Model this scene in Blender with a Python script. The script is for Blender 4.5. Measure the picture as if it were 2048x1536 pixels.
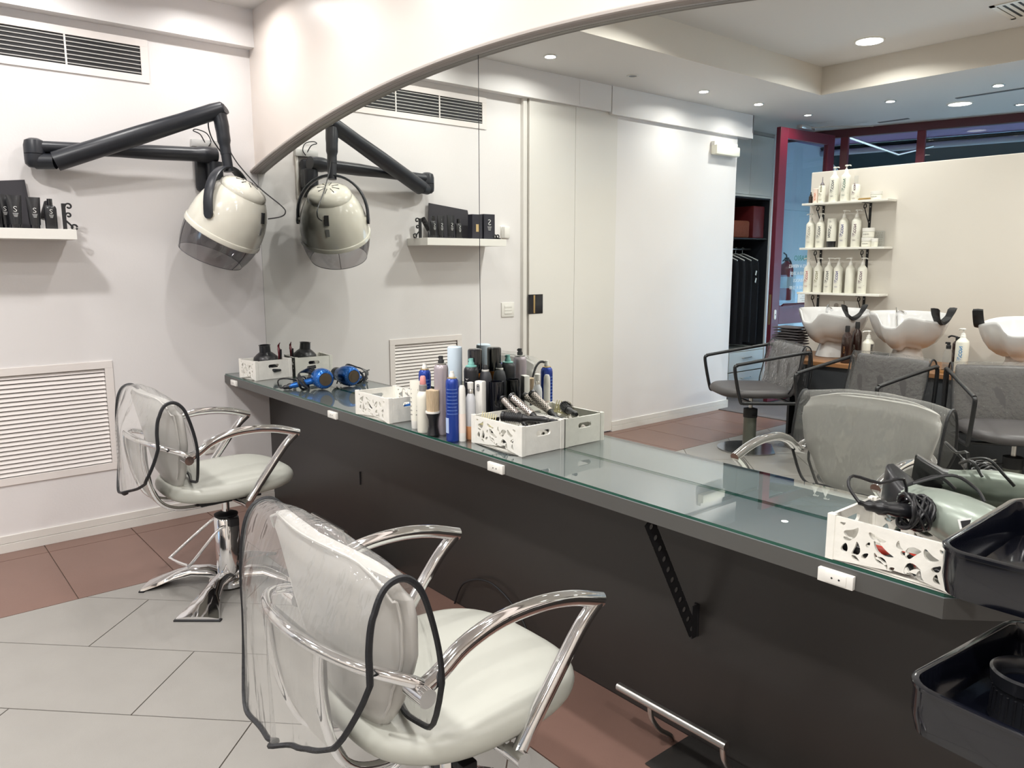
import bpy, bmesh, math, random
from mathutils import Vector, Matrix, Euler
sin, cos, pi = math.sin, math.cos, math.pi
V = Vector
for o in list(bpy.data.objects): bpy.data.objects.remove(o)
S = bpy.context.scene
COL = S.collection

# ------------------------------------------------------------------ camera
cd = bpy.data.cameras.new('camera'); cam = bpy.data.objects.new('camera', cd); COL.objects.link(cam)
YAW, PITCH, ROLL, FPX = 0.875583201, -0.157404777, -0.00101634769, 1535.8459
fw = V((-sin(YAW)*cos(PITCH), cos(YAW)*cos(PITCH), sin(PITCH))); rt = V((cos(YAW), sin(YAW), 0)); up = rt.cross(fw)
rt, up = rt*cos(ROLL)+up*sin(ROLL), up*cos(ROLL)-rt*sin(ROLL)
M = Matrix((rt, up, -fw)).transposed().to_4x4(); M.translation = V((4.39786, -1.77938, 1.42019))
cam.matrix_world = M
cd.sensor_fit = 'HORIZONTAL'; cd.sensor_width = 36; cd.lens = FPX/2048*36; cd.clip_start = .05
S.camera = cam

# ------------------------------------------------------------------ world, exposure
S.view_settings.view_transform = 'Standard'; S.view_settings.look = 'None'
S.view_settings.gamma = 1; S.view_settings.use_curve_mapping = False
S.view_settings.exposure = 0.24
W = bpy.data.worlds.new('world'); S.world = W; W.use_nodes = True
wn = W.node_tree.nodes; wb = wn['Background']
wb.inputs[0].default_value = (.50, .72, 1, 1); wb.inputs[1].default_value = 15.0
S.cycles.max_bounces = 10; S.cycles.diffuse_bounces = 4; S.cycles.glossy_bounces = 6
S.cycles.transparent_max_bounces = 14; S.cycles.transmission_bounces = 6
S.cycles.caustics_reflective = False; S.cycles.caustics_refractive = False
S.cycles.sample_clamp_indirect = 4; S.cycles.blur_glossy = 1
S.cycles.use_denoising = True
P_SPOT, P_PANEL = 4.2, 29.0        # watts of a downlight and of a large round panel

# ------------------------------------------------------------------ helpers
def lin(c):
    return tuple((x/12.92 if x <= .04045 else ((x+.055)/1.055)**2.4) for x in c)
def rgb(r, g, b): return lin((r/255, g/255, b/255))+(1,)
def mat(name, col, rough=.5, metal=0, bump=0, bscale=50, vary=0, vscale=6, coat=0, emit=0, spec=.5, stretch=None, detail=4):
    m = bpy.data.materials.new(name); m.use_nodes = True; nt = m.node_tree; p = nt.nodes['Principled BSDF']
    p.inputs['Base Color'].default_value = col; p.inputs['Roughness'].default_value = rough
    p.inputs['Metallic'].default_value = metal; p.inputs['Specular IOR Level'].default_value = spec
    if coat: p.inputs['Coat Weight'].default_value = coat; p.inputs['Coat Roughness'].default_value = .05
    if emit: p.inputs['Emission Color'].default_value = col; p.inputs['Emission Strength'].default_value = emit
    if bump or vary:
        tc = nt.nodes.new('ShaderNodeTexCoord'); mp = nt.nodes.new('ShaderNodeMapping')
        nt.links.new(tc.outputs['Object'], mp.inputs[0])
        if stretch: mp.inputs['Scale'].default_value = stretch
    if bump:
        n = nt.nodes.new('ShaderNodeTexNoise'); n.inputs['Scale'].default_value = bscale; n.inputs['Detail'].default_value = detail
        b = nt.nodes.new('ShaderNodeBump'); b.inputs['Strength'].default_value = bump; b.inputs['Distance'].default_value = .01
        nt.links.new(mp.outputs[0], n.inputs[0]); nt.links.new(n.outputs['Fac'], b.inputs['Height']); nt.links.new(b.outputs[0], p.inputs['Normal'])
    if vary:
        n = nt.nodes.new('ShaderNodeTexNoise'); n.inputs['Scale'].default_value = vscale; n.inputs['Detail'].default_value = 5
        r = nt.nodes.new('ShaderNodeMixRGB'); r.blend_type = 'MULTIPLY'; r.inputs[0].default_value = 1
        cr = nt.nodes.new('ShaderNodeValToRGB'); cr.color_ramp.elements[0].position = .3; cr.color_ramp.elements[1].position = .7
        cr.color_ramp.elements[0].color = (1-vary,)*3+(1,); cr.color_ramp.elements[1].color = (1, 1, 1, 1)
        nt.links.new(mp.outputs[0], n.inputs[0]); nt.links.new(n.outputs['Fac'], cr.inputs[0])
        r.inputs[1].default_value = col; nt.links.new(cr.outputs[0], r.inputs[2]); nt.links.new(r.outputs[0], p.inputs['Base Color'])
    return m
def clear_mat(name, tint=(1, 1, 1, 1), gloss=.12, rough=.03, bump=0, bscale=20, body=0, bodycol=(1, 1, 1, 1), fres=1.7, stretch=None, solid=False):
    """thin clear sheet: see-through plus a fresnel gloss"""
    m = bpy.data.materials.new(name); m.use_nodes = True; nt = m.node_tree; N = nt.nodes; N.clear()
    out = N.new('ShaderNodeOutputMaterial'); t = N.new('ShaderNodeBsdfTransparent'); g = N.new('ShaderNodeBsdfGlossy')
    t.inputs[0].default_value = tint; g.inputs['Roughness'].default_value = rough
    mx = N.new('ShaderNodeMixShader'); fr = N.new('ShaderNodeLayerWeight'); fr.inputs[0].default_value = .5
    pw = N.new('ShaderNodeMath'); pw.operation = 'POWER'; pw.inputs[1].default_value = 4
    ad = N.new('ShaderNodeMath'); ad.operation = 'MULTIPLY_ADD'; ad.inputs[1].default_value = fres-1; ad.inputs[2].default_value = gloss; ad.use_clamp = True
    nt.links.new(fr.outputs['Facing'], pw.inputs[0]); nt.links.new(pw.outputs[0], ad.inputs[0])
    if solid:          # a closed pane mirrors only on its outer faces
        ge = N.new('ShaderNodeNewGeometry'); iv = N.new('ShaderNodeMath'); iv.operation = 'SUBTRACT'; iv.inputs[0].default_value = 1
        ml = N.new('ShaderNodeMath'); ml.operation = 'MULTIPLY'; nt.links.new(ge.outputs['Backfacing'], iv.inputs[1])
        nt.links.new(iv.outputs[0], ml.inputs[0]); nt.links.new(ad.outputs[0], ml.inputs[1]); nt.links.new(ml.outputs[0], mx.inputs[0])
    else: nt.links.new(ad.outputs[0], mx.inputs[0])
    first = t
    if body:
        d = N.new('ShaderNodeBsdfDiffuse'); d.inputs[0].default_value = bodycol; m2 = N.new('ShaderNodeMixShader'); m2.inputs[0].default_value = body
        nt.links.new(t.outputs[0], m2.inputs[1]); nt.links.new(d.outputs[0], m2.inputs[2]); first = m2
    nt.links.new(first.outputs[0], mx.inputs[1]); nt.links.new(g.outputs[0], mx.inputs[2]); nt.links.new(mx.outputs[0], out.inputs[0])
    if bump:
        tc = N.new('ShaderNodeTexCoord'); mp = N.new('ShaderNodeMapping'); n = N.new('ShaderNodeTexNoise'); b = N.new('ShaderNodeBump')
        if stretch: mp.inputs['Scale'].default_value = stretch
        n.inputs['Scale'].default_value = bscale; n.inputs['Detail'].default_value = 3; b.inputs['Strength'].default_value = bump; b.inputs['Distance'].default_value = .02
        nt.links.new(tc.outputs['Object'], mp.inputs[0]); nt.links.new(mp.outputs[0], n.inputs[0])
        nt.links.new(n.outputs['Fac'], b.inputs['Height']); nt.links.new(b.outputs[0], g.inputs['Normal']); nt.links.new(b.outputs[0], fr.inputs['Normal'])
    return m

class B:
    """collects shapes and links them as one mesh object"""
    def __init__(s): s.bm = bmesh.new()
    def _new(s, fn):
        n0 = len(s.bm.verts); fn(); return list(s.bm.verts)[n0:]
    def box(s, c, size, rot=None, bev=0):
        r = bmesh.ops.create_cube(s.bm, size=1); vs = r['verts']
        bmesh.ops.scale(s.bm, vec=V(size), verts=vs)
        if bev:
            es = list({e for v in vs for e in v.link_edges})
            r2 = bmesh.ops.bevel(s.bm, geom=es, offset=bev, segments=2, affect='EDGES', profile=.5)
            vs = list({v for f in r2['faces'] for v in f.verts} | {v for v in vs if v.is_valid})
        if rot: bmesh.ops.rotate(s.bm, cent=(0, 0, 0), matrix=Euler(rot).to_matrix(), verts=vs)
        bmesh.ops.translate(s.bm, vec=V(c), verts=vs); return s
    def b2(s, x0, x1, y0, y1, z0, z1, bev=0):
        return s.box(((x0+x1)/2, (y0+y1)/2, (z0+z1)/2), (abs(x1-x0), abs(y1-y0), abs(z1-z0)), bev=bev)
    def ring_loft(s, rings, closed=True, cap0=True, cap1=True):
        rv = [[s.bm.verts.new(p) for p in r] for r in rings]; n = len(rv[0])
        for a, b in zip(rv, rv[1:]):
            for i in range(n if closed else n-1):
                j = (i+1) % n
                try: s.bm.faces.new((a[i], a[j], b[j], b[i]))
                except ValueError: pass
        if closed and cap0: s.bm.faces.new(rv[0][::-1])
        if closed and cap1: s.bm.faces.new(rv[-1])
        return s
    def lathe(s, prof, c=(0, 0, 0), n=24, axis=None, sx=1, sy=1, cap=True):
        c = V(c); q = V((0, 0, 1)).rotation_difference(V(axis)) if axis else None
        rings = []
        for r, z in prof:
            ring = []
            for i in range(n):
                p = V((r*sx*cos(2*pi*i/n), r*sy*sin(2*pi*i/n), z))
                if q: p = q @ p
                ring.append(c+p)
            rings.append(ring)
        return s.ring_loft(rings, True, cap, cap)
    def cyl(s, a, b, r, r2=None, n=16):
        a, b = V(a), V(b); L = (b-a).length
        return s.lathe([(r, 0), (r if r2 is None else r2, L)], a, n, (b-a))
    def tube(s, pts, r, n=10, closed=False, smooth=0, flat=None, capped=True):
        pts = [V(p) for p in pts]
        if smooth: pts = spline(pts, smooth, closed)
        m = len(pts); rings = []; prev = None
        for i, p in enumerate(pts):
            a = pts[(i-1) % m] if (closed or i) else p; b = pts[(i+1) % m] if (closed or i < m-1) else p
            t = (b-a).normalized()
            if prev is None:
                u = t.cross(V((0, 0, 1)));  u = u if u.length > .1 else t.cross(V((0, 1, 0)))
            else: u = prev - t*prev.dot(t)
            u.normalize(); prev = u; w = t.cross(u)
            rr = r[min(i*len(r)//m, len(r)-1)] if isinstance(r, (list, tuple)) else r
            fa, fb = flat or (1, 1)
            rings.append([p+u*rr*fa*cos(2*pi*k/n)+w*rr*fb*sin(2*pi*k/n) for k in range(n)])
        if closed: rings.append(rings[0]); return s.ring_loft(rings, True, False, False)
        return s.ring_loft(rings, True, capped, capped)
    def prism(s, poly, h, mtx=None):
        """poly: (x,y) list extruded along z from 0 to h, then moved by mtx"""
        mtx = mtx or Matrix()
        a = [s.bm.verts.new(mtx @ V((x, y, 0))) for x, y in poly]; b = [s.bm.verts.new(mtx @ V((x, y, h))) for x, y in poly]
        n = len(poly); s.bm.faces.new(a[::-1]); s.bm.faces.new(b)
        for i in range(n): s.bm.faces.new((a[i], a[(i+1) % n], b[(i+1) % n], b[i]))
        return s
    def grid(s, f, nu, nv):
        g = [[s.bm.verts.new(f(i/nu, j/nv)) for j in range(nv+1)] for i in range(nu+1)]
        for i in range(nu):
            for j in range(nv): s.bm.faces.new((g[i][j], g[i+1][j], g[i+1][j+1], g[i][j+1]))
        return s
    def build(s, name, m, parent=None, smooth=40, label=None, loc=None, mods=(), kind=None):
        bmesh.ops.remove_doubles(s.bm, verts=s.bm.verts, dist=1e-6)
        bmesh.ops.recalc_face_normals(s.bm, faces=s.bm.faces)
        me = bpy.data.meshes.new(name); s.bm.to_mesh(me); s.bm.free()
        ms = m if isinstance(m, (list, tuple)) else [m]
        for x in ms: me.materials.append(x)
        if smooth:
            me.polygons.foreach_set('use_smooth', [True]*len(me.polygons))
            me.set_sharp_from_angle(angle=math.radians(smooth))
        o = bpy.data.objects.new(name, me); COL.objects.link(o)
        if parent: o.parent = parent
        if loc: o.location = loc
        if label: o['label'] = label
        if kind: o['kind'] = kind
        return o
def spline(pts, k, closed=False):
    out = []; n = len(pts)
    for i in range(n if closed else n-1):
        p0 = pts[(i-1) % n] if (closed or i) else pts[i]; p1 = pts[i]; p2 = pts[(i+1) % n]
        p3 = pts[(i+2) % n] if (closed or i < n-2) else p2
        for j in range(k):
            t = j/k
            out.append(.5*((2*p1)+(p2-p0)*t+(2*p0-5*p1+4*p2-p3)*t*t+(3*p1-p0-3*p2+p3)*t**3))
    if not closed: out.append(pts[-1])
    return out
def thing(name, label, cat, loc=(0, 0, 0), rz=0, group=None):
    o = bpy.data.objects.new(name, None); COL.objects.link(o); o.empty_display_size = .05
    o.location = loc; o.rotation_euler = (0, 0, rz); tag(o, label, cat, group); return o
def tag(o, label, cat, group=None):
    o['label'] = label; o['category'] = cat
    if group: o['group'] = group
    return o
def st(o): o['kind'] = 'structure'; return o
def dup(root, loc, rz=0, label=None):
    r = root.copy(); COL.objects.link(r); r.location = loc; r.rotation_euler = (0, 0, rz)
    if label: r['label'] = label
    for ch in list(root.children):
        c = ch.copy(); COL.objects.link(c); c.parent = r
        for g in list(ch.children):
            d = g.copy(); COL.objects.link(d); d.parent = c
    return r
_fonts = {}
def text_mesh(txt, size, depth=.0004, bold=0):
    key = (txt, size, depth, bold)
    if key not in _fonts:
        cu = bpy.data.curves.new('lettering', 'FONT'); cu.body = txt; cu.size = size; cu.extrude = depth; cu.align_x = 'CENTER'; cu.align_y = 'CENTER'
        cu.offset = bold; cu.resolution_u = 2
        o = bpy.data.objects.new('t', cu); COL.objects.link(o)
        dg = bpy.context.evaluated_depsgraph_get(); me = bpy.data.meshes.new_from_object(o.evaluated_get(dg))
        bpy.data.objects.remove(o); _fonts[key] = me
    return _fonts[key].copy()
def lettering(txt, size, m, mtx, parent=None, name='lettering', wrap=None, bold=0):
    """mtx places the text plane (x right, y up, z towards the reader); wrap bends it round a radius"""
    me = text_mesh(txt, size, bold=bold)
    for v in me.vertices:
        p = v.co.copy()
        if wrap:
            rot, r = wrap
            if rot: p = V((-p.y, p.x, p.z))
            a = p.x/r; p = V(((r+p.z)*sin(a), p.y, (r+p.z)*cos(a)-r))
        v.co = mtx @ p
    me.materials.clear(); me.materials.append(m)
    o = bpy.data.objects.new(name, me); COL.objects.link(o)
    if parent: o.parent = parent
    return o
def frame_m(o, x, y, z):  # matrix from axes
    m = Matrix((V(x).normalized(), V(y).normalized(), V(z).normalized())).transposed().to_4x4(); m.translation = V(o); return m

# ------------------------------------------------------------------ materials
wall_w = mat('white wall paint', rgb(230, 227, 226), .42, bump=.04, bscale=90, vary=.03, vscale=2)
wall_s = mat('satin white panel', rgb(224, 221, 215), .3, vary=.02, vscale=3)
wall_c = mat('cream wall paint', rgb(220, 214, 205), .6, vary=.03, vscale=2)
ceil_m = mat('ceiling paint', rgb(218, 216, 214), .65)
white_p = mat('white plastic', rgb(232, 230, 224), .3)
white_wood = mat('white painted wood', rgb(240, 238, 230), .45, vary=.08, vscale=25, bump=.1, bscale=60)
trim_m = mat('grey trim', rgb(172, 166, 160), .35)
black_p = mat('black plastic', rgb(18, 19, 23), .33, coat=.15)
dryer_p = mat('anthracite plastic', rgb(29, 32, 39), .38)
black_m = mat('matt black', rgb(22, 22, 25), .6)
black_g = mat('glossy black plastic', rgb(12, 14, 22), .12, coat=.6)
dark_pan = mat('dark brown grey laminate', rgb(45, 42, 40), .35, vary=.05, vscale=3)
slab_m = mat('grey laminate edge', rgb(80, 79, 77), .38)
slab_top = mat('teal grey painted top', rgb(126, 131, 134), .25)
chrome = mat('chrome', (.86, .86, .87, 1), .07, 1, bump=.03, bscale=14)
steel = mat('brushed steel', (.62, .60, .57, 1), .28, 1)
silver_v = mat('silver grey vinyl', rgb(190, 188, 184), .3, bump=.08, bscale=18, coat=.15)
cream_v = mat('pale grey vinyl', rgb(184, 185, 176), .38, bump=.06, bscale=14, vary=.03, vscale=8)
grey_v = mat('dark grey vinyl', rgb(74, 71, 72), .45, bump=.05, bscale=25)
piping = mat('black binding tape', rgb(20, 21, 26), .55, bump=.2, bscale=120)
hood_w = mat('ivory gloss plastic', rgb(222, 219, 206), .14, coat=.5)
smoke = clear_mat('smoked visor', rgb(196, 194, 196), .07, .05, body=.22, bodycol=rgb(120, 118, 120))
sheet = clear_mat('clear vinyl sheet', (.96, .96, .955, 1), .07, .07, bump=1, bscale=13, body=.12, bodycol=(.88, .88, .86, 1), stretch=(1, 1, .28))
sheet2 = clear_mat('crinkled vinyl sheet', (.95, .95, .95, 1), .10, .06, bump=1, bscale=38, body=.04, bodycol=(.8, .8, .78, 1))
glass_m = clear_mat('counter glass', (.95, .975, .968, 1), .12, .0, fres=1.95, solid=True)
glass_e = mat('green glass edge', rgb(10, 72, 58), .1, coat=.4)
pane_m = clear_mat('window glass', (.9, .96, .98, 1), .05, .0, fres=1.9, solid=True)
clear_p = clear_mat('clear plastic', (.93, .94, .94, 1), .08, .03, body=.08)
lens_m = bpy.data.materials.new('lamp lens'); lens_m.use_nodes = True
_n = lens_m.node_tree.nodes['Principled BSDF']; _n.inputs['Emission Color'].default_value = (1, .98, .95, 1); _n.inputs['Emission Strength'].default_value = 9; _n.inputs['Base Color'].default_value = (.9, .9, .9, 1)
red_m = mat('wine red frame', rgb(92, 20, 38), .35)
dark_red = mat('dark wine frame', rgb(72, 26, 38), .4)
tile_g = mat('grey floor tile', rgb(146, 143, 138), .36, bump=.05, bscale=200, vary=.06, vscale=7)
tile_b = mat('brown floor tile', rgb(120, 93, 83), .4, bump=.05, bscale=200, vary=.07, vscale=6)
grout = mat('grout', rgb(112, 96, 86), .8)
mat_m = mat('grey coir mat', rgb(112, 108, 110), .9, bump=.6, bscale=300, vary=.3, vscale=120)
wood_m = mat('oak worktop', rgb(158, 112, 74), .4, vary=.35, vscale=5, stretch=(1, 14, 14))
cab_m = mat('charcoal cabinet', rgb(58, 60, 64), .4)
ceram = mat('white ceramic', rgb(216, 215, 215), .10, coat=.5)
blue_m = mat('metallic blue', rgb(16, 96, 178), .2, .5, coat=.5)
green_m = mat('silver green plastic', rgb(150, 160, 150), .28, .25, coat=.2)
towel_m = mat('dark grey towel', rgb(78, 74, 78), .95, bump=.6, bscale=250)
cloth_m = mat('black cloth', rgb(16, 18, 26), .9, bump=.5, bscale=30)
paper_m = mat('paper', rgb(226, 228, 226), .7)
ink = mat('dark ink', rgb(60, 58, 66), .6)
ink_w = mat('white print', rgb(220, 220, 218), .5)

# ------------------------------------------------------------------ room shell
H = 0.7912; CZ = 2.78; TZ = 3.0
def fy(x): return -6.15-(x-.0)*.27            # line of the street front
fl = B(); fl.b2(-1.2, 7.5, -8.2, .12, -.08, -.006); floor = st(fl.build('floor', grout, smooth=0))
mats = {}
def clip(poly, a, b, c):     # keep a*x+b*y+c >= 0
    out = []
    for i in range(len(poly)):
        p, q = poly[i], poly[(i+1) % len(poly)]; dp = a*p[0]+b*p[1]+c; dq = a*q[0]+b*q[1]+c
        if dp >= 0: out.append(p)
        if (dp >= 0) != (dq >= 0): t = dp/(dp-dq); out.append((p[0]+(q[0]-p[0])*t, p[1]+(q[1]-p[1])*t))
    return out
def area(p): return abs(sum(p[i][0]*p[(i+1) % len(p)][1]-p[(i+1) % len(p)][0]*p[i][1] for i in range(len(p))))/2
def tile(poly, m, h=0.0):
    if len(poly) < 3 or area(poly) < 2e-4: return
    b = B(); b.prism(poly, .012, Matrix.Translation((0, 0, -.012+h))); b.build('tile', m, floor, smooth=0)
G = .0022
rnd = random.Random(3)
XL, YM = .83, -.405
def rect(x0, x1, y0, y1): return [(x0+G, y0+G), (x1-G, y0+G), (x1-G, y1-G), (x0+G, y1-G)]
for k in range(-1, 12):                            # brown border along the left wall
    y1 = -.4066*k-.405; y0 = y1-.4066
    if k < 0: y1, y0 = 0, -.405
    if y0 < -4.5: y0 = -4.46
    if y1 > -4.46:
        tile(rect(.13, XL, y0, y1), tile_b); tile(rect(.0, .13, y0, y1), tile_b)
for k in range(0, 8):                              # brown border along the mirror wall
    x0 = XL+.813*k; tile(rect(x0, x0+.813, YM, 0), tile_b)
s2 = math.sqrt(2)
for row in range(-14, 10):                         # diagonal grey field, y = x - c
    c0 = 2.019+.575*row; c1 = c0+.575
    off = .041 if row % 2 == 0 else .625
    for j in range(-9, 7):
        a0 = off+1.15*j; a1 = a0+1.15              # x+y between a0 and a1
        P = [((a+c)/2, (a-c)/2) for a, c in ((a0+G*1.4, c0+G*1.4), (a1-G*1.4, c0+G*1.4), (a1-G*1.4, c1-G*1.4), (a0+G*1.4, c1-G*1.4))]
        P = clip(P, 1, 0, -XL-G); P = clip(P, 0, -1, YM-G) if P else P
        P = clip(P, 0, 1, 4.46) if P else P; P = clip(P, -1, 0, 7.0) if P else P
        if P and len(P) > 2: tile(P, tile_g)
b = B(); b.prism([(-1.0, -4.46), (3.3, -4.46), (3.3, fy(3.3)), (-1.0, fy(-1))], .008); mo = b.build('door_mat', mat_m, smooth=0)
tag(mo, 'grey coir mat laid in front of the wine red street door', 'mat')

# mirror wall: arched wall above, dark panel below
arch = [(x, -6.4677+math.sqrt(8.627**2-(x-2.0176)**2)) for x in [-.002+4.152*k/60 for k in range(61)]]
b = B(); b.prism([(-.05, 3.05)]+[(x, z) for x, z in arch]+[(4.15, H-.05), (7.2, H-.05), (7.2, 3.05)], .10, frame_m((0, -.013, 0), (1, 0, 0), (0, 0, 1), (0, 1, 0)))
# frame_m above makes a left-handed set; fix by explicit matrix
wm = st(b.build('wall_front', mat('warm white wall paint', rgb(224, 214, 206), .38, vary=.02, vscale=2), smooth=0))
b = B(); b.b2(-.05, 7.2, 0, .10, 0, H-.04); st(b.build('wall_front_lower', dark_pan, smooth=0))
b = B()
prof = [(-.010, .022), (-.040, .018), (-.044, .014), (-.044, .006), (-.040, .002), (-.034, .004), (-.030, -.001), (-.022, .001), (-.016, -.002), (0, -.001)]   # (y, offset below arch)
rings = []
for i, (x, z) in enumerate(arch):
    a = arch[max(i-1, 0)]; c = arch[min(i+1, len(arch)-1)]; t = V((c[0]-a[0], 0, c[1]-a[1])).normalized(); n = V((-t.z, 0, t.x))
    rings.append([V((x, -.001+yy, z))+n*oo for yy, oo in prof])
b.ring_loft(rings); st(b.build('trim_1', mat('arch moulding', rgb(176, 168, 162), .4), smooth=0))
# mirror panels
mir = bpy.data.materials.new('mirror silver'); mir.use_nodes = True; _p = mir.node_tree.nodes['Principled BSDF']
_p.inputs['Metallic'].default_value = 1; _p.inputs['Roughness'].default_value = 0; _p.inputs['Base Color'].default_value = (.885, .915, .875, 1)
mt = thing('wall_mirror', 'large arched wall mirror in panels above the long counter', 'mirror', (0, 0, 0))
def archz(x):
    for (x0, z0), (x1, z1) in zip(arch, arch[1:]):
        if x0 <= x <= x1: return z0+(z1-z0)*(x-x0)/(x1-x0)
    return arch[-1][1]
for x0, x1 in ((.003, 2.0745), (2.0785, 4.148)):
    xs = [x0]+[x for x, z in arch if x0 < x < x1]+[x1]
    b = B(); poly = [(x, archz(x)+.02) for x in xs]+[(x1, H-.01), (x0, H-.01)]
    mx = Matrix(((1, 0, 0, 0), (0, 0, 1, 0), (0, 1, 0, 0), (0, 0, 0, 1)))
    b.prism(poly, .005, mx); b.build('mirror_panel', mir, mt, smooth=0)
b = B(); b.b2(2.0745, 2.0785, .0006, .006, H-.01, 2.17); b.build('panel_joint', black_m, mt, smooth=0)
b = B(); b.b2(.0, .003, .0, .006, H-.01, 1.94); b.build('panel_joint', black_m, mt, smooth=0)

# left wall
b = B(); b.b2(-.12, 0, -.856, .10, 0, 3.05); b.b2(-.12, 0, -1.97, -1.40, 0, 3.05); b.b2(-.12, 0, -1.40, -.856, .893, 3.05); b.b2(-.12, 0, -1.40, -.856, 0, .358)
b.b2(-.12, -.06, -1.40, -.856, .358, .893)
wl = st(b.build('wall_left', wall_w, smooth=0))
b = B(); b.b2(-.12, .04, -4.60, -2.95, 0, 3.05); st(b.build('wall_left_outer', wall_w, smooth=0))
b = B(); b.b2(.0, .074, -2.845, 0, 2.584, 2.79); b.b2(.0, .076, -2.50, -2.495, 2.584, 2.78); st(b.build('trim_2', wall_w, smooth=0))
b = B(); b.b2(.0, .078, -4.79, -2.85, 2.568, 2.79); b.b2(-.6, .078, -4.79, -4.775, 2.62, 2.79); st(b.build('trim_3', wall_w, smooth=0))
d1 = thing('door_1', 'white sliding wall door beside the low air grille', 'door'); d1['kind'] = 'structure'
b = B(); b.b2(-.05, .035, -2.005, -1.97, 0, 2.584, bev=.002); b.build('door_jamb', wall_s, d1, smooth=0)
b = B(); b.b2(-.05, .02, -2.02, -2.005, 0, 2.584); b.build('door_gap', trim_m, d1, smooth=0)
for y0, y1, x in ((-2.485, -2.02, .045), (-2.955, -2.49, .043)):
    b = B(); b.b2(-.05, x, y0, y1, .01, 2.584, bev=.002); b.build('door_panel', wall_s, d1, smooth=0)
b = B(); b.b2(.04, .0475, -2.155, -2.012, 1.035, 1.18); dh = b.build('door_handle', black_g, d1, smooth=0)
b = B(); b.b2(.047, .050, -2.075, -2.06, 1.04, 1.175); b.build('brass_strip', mat('brass', (.8, .6, .3, 1), .3, 1), dh, smooth=0)
def baseboard(name, y0, y1, x):
    b = B(); b.b2(x, x+.012, y0, y1, 0, .045, bev=.001); b.b2(x, x+.009, y0, y1, .047, .085, bev=.001); return st(b.build(name, wall_s, smooth=0))
baseboard('baseboard_left', -1.97, -.0, 0); baseboard('baseboard_left_outer', -4.60, -2.95, .04)
b = B(); b.b2(-.0, .052, -4.612, -4.60, 0, .083); st(b.build('baseboard_end', wall_s, smooth=0))
# behind and right of the camera
b = B(); b.b2(7.0, 7.1, -8.2, .1, 0, 3.05); st(b.build('wall_right', wall_c, smooth=0))
# ceiling: perimeter band, raised tray
TX0, TX1, TY0, TY1 = .93, 6.2, -4.44, -1.25
b = B()
b.prism([(-1.2, .1), (7.1, .1), (7.1, TY1), (-1.2, TY1)], .05, Matrix.Translation((0, 0, CZ)))
b.prism([(-1.2, TY1), (TX0, TY1), (TX0, TY0), (-1.2, TY0)], .05, Matrix.Translation((0, 0, CZ)))
b.prism([(TX1, TY1), (7.1, TY1), (7.1, TY0), (TX1, TY0)], .05, Matrix.Translation((0, 0, CZ)))
b.prism([(-1.2, TY0), (7.1, TY0), (7.1, fy(7.1)), (-1.2, fy(-1.2))], .05, Matrix.Translation((0, 0, CZ)))
st(b.build('ceiling', ceil_m, smooth=0))
b = B(); b.b2(TX0-.1, TX1+.1, TY0-.1, TY1+.1, TZ, TZ+.05); st(b.build('ceiling_tray', ceil_m, smooth=0))
b = B()
b.b2(TX0-.03, TX0+.004, TY0, TY1, CZ, TZ); b.b2(TX1-.004, TX1+.03, TY0, TY1, CZ, TZ); b.b2(TX0, TX1, TY0-.03, TY0+.004, CZ, TZ); b.b2(TX0, TX1, TY1-.004, TY1+.03, CZ, TZ)
st(b.build('trim_4', wall_c, smooth=0))
b = B(); b.b2(-.4, .6, -5.96, -5.955, CZ-.001, CZ+.01); b.b2(.05, .42, -5.62, -5.617, CZ-.001, CZ+.01); st(b.build('trim_5', trim_m, smooth=0))

# ------------------------------------------------------------------ lamps
def add_light(parent, r, power, z, col=(1, .975, .95), spread=160):
    ld = bpy.data.lights.new('lamp', 'AREA'); ld.shape = 'DISK'; ld.size = r*2; ld.energy = power; ld.color = col; ld.spread = math.radians(spread)
    lo = bpy.data.objects.new('lamp_bulb', ld); COL.objects.link(lo); lo.parent = parent; lo.location = (0, 0, z)
def downlight(x, y, on=True, z=CZ, label='', power=P_SPOT):
    t = thing('ceiling_downlight', label, 'ceiling light', (x, y, z), 0, 'small recessed downlights')
    b = B(); b.lathe([(.030, -.001), (.032, -.004), (.045, -.004), (.047, -.001)], cap=False); b.build('ring', steel, t)
    b = B(); b.lathe([(.031, -.0025), (.001, -.0015)], cap=True); b.build('lens', lens_m if on else black_g, t)
    if on: add_light(t, .035, power, -.008)
    return t
ys = [-.30, -1.06, -1.883, -2.73, -3.563, -4.347, -5.165]
nm = ['nearest the mirror wall', 'second from the mirror wall', 'third from the mirror wall', '', 'third from the street front', 'second from the street front', 'nearest the street front']
for y, n in zip(ys, nm):
    if n == '': downlight(.39, y, False, label='dark unlit recessed downlight in the row above the white door wall')
    else: downlight(.41, y, label='lit recessed downlight above the white door wall, '+n)
for i, x in enumerate((1.22, 2.03, 2.84, 3.65, 4.46, 5.6)):
    downlight(x, -.44, power=P_SPOT*1.35, label='lit recessed downlight in the ceiling above the counter, %s from the left wall' % ('second', 'third', 'fourth', 'fifth', 'sixth', 'last')[i])
for x, y, n in ((1.196, -5.117, 'left of the large panel'), (2.008, -5.155, 'above the grey ceiling slot'), (1.853, -6.145, 'closest to the street window'), (2.82, -5.2, 'above the rightmost basin'), (3.63, -5.2, 'right of the basins'), (4.44, -5.2, 'far right over the basins'), (6.6, -2.6, 'near the right wall')):
    downlight(x, y, label='lit recessed downlight near the street front, '+n)
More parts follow.
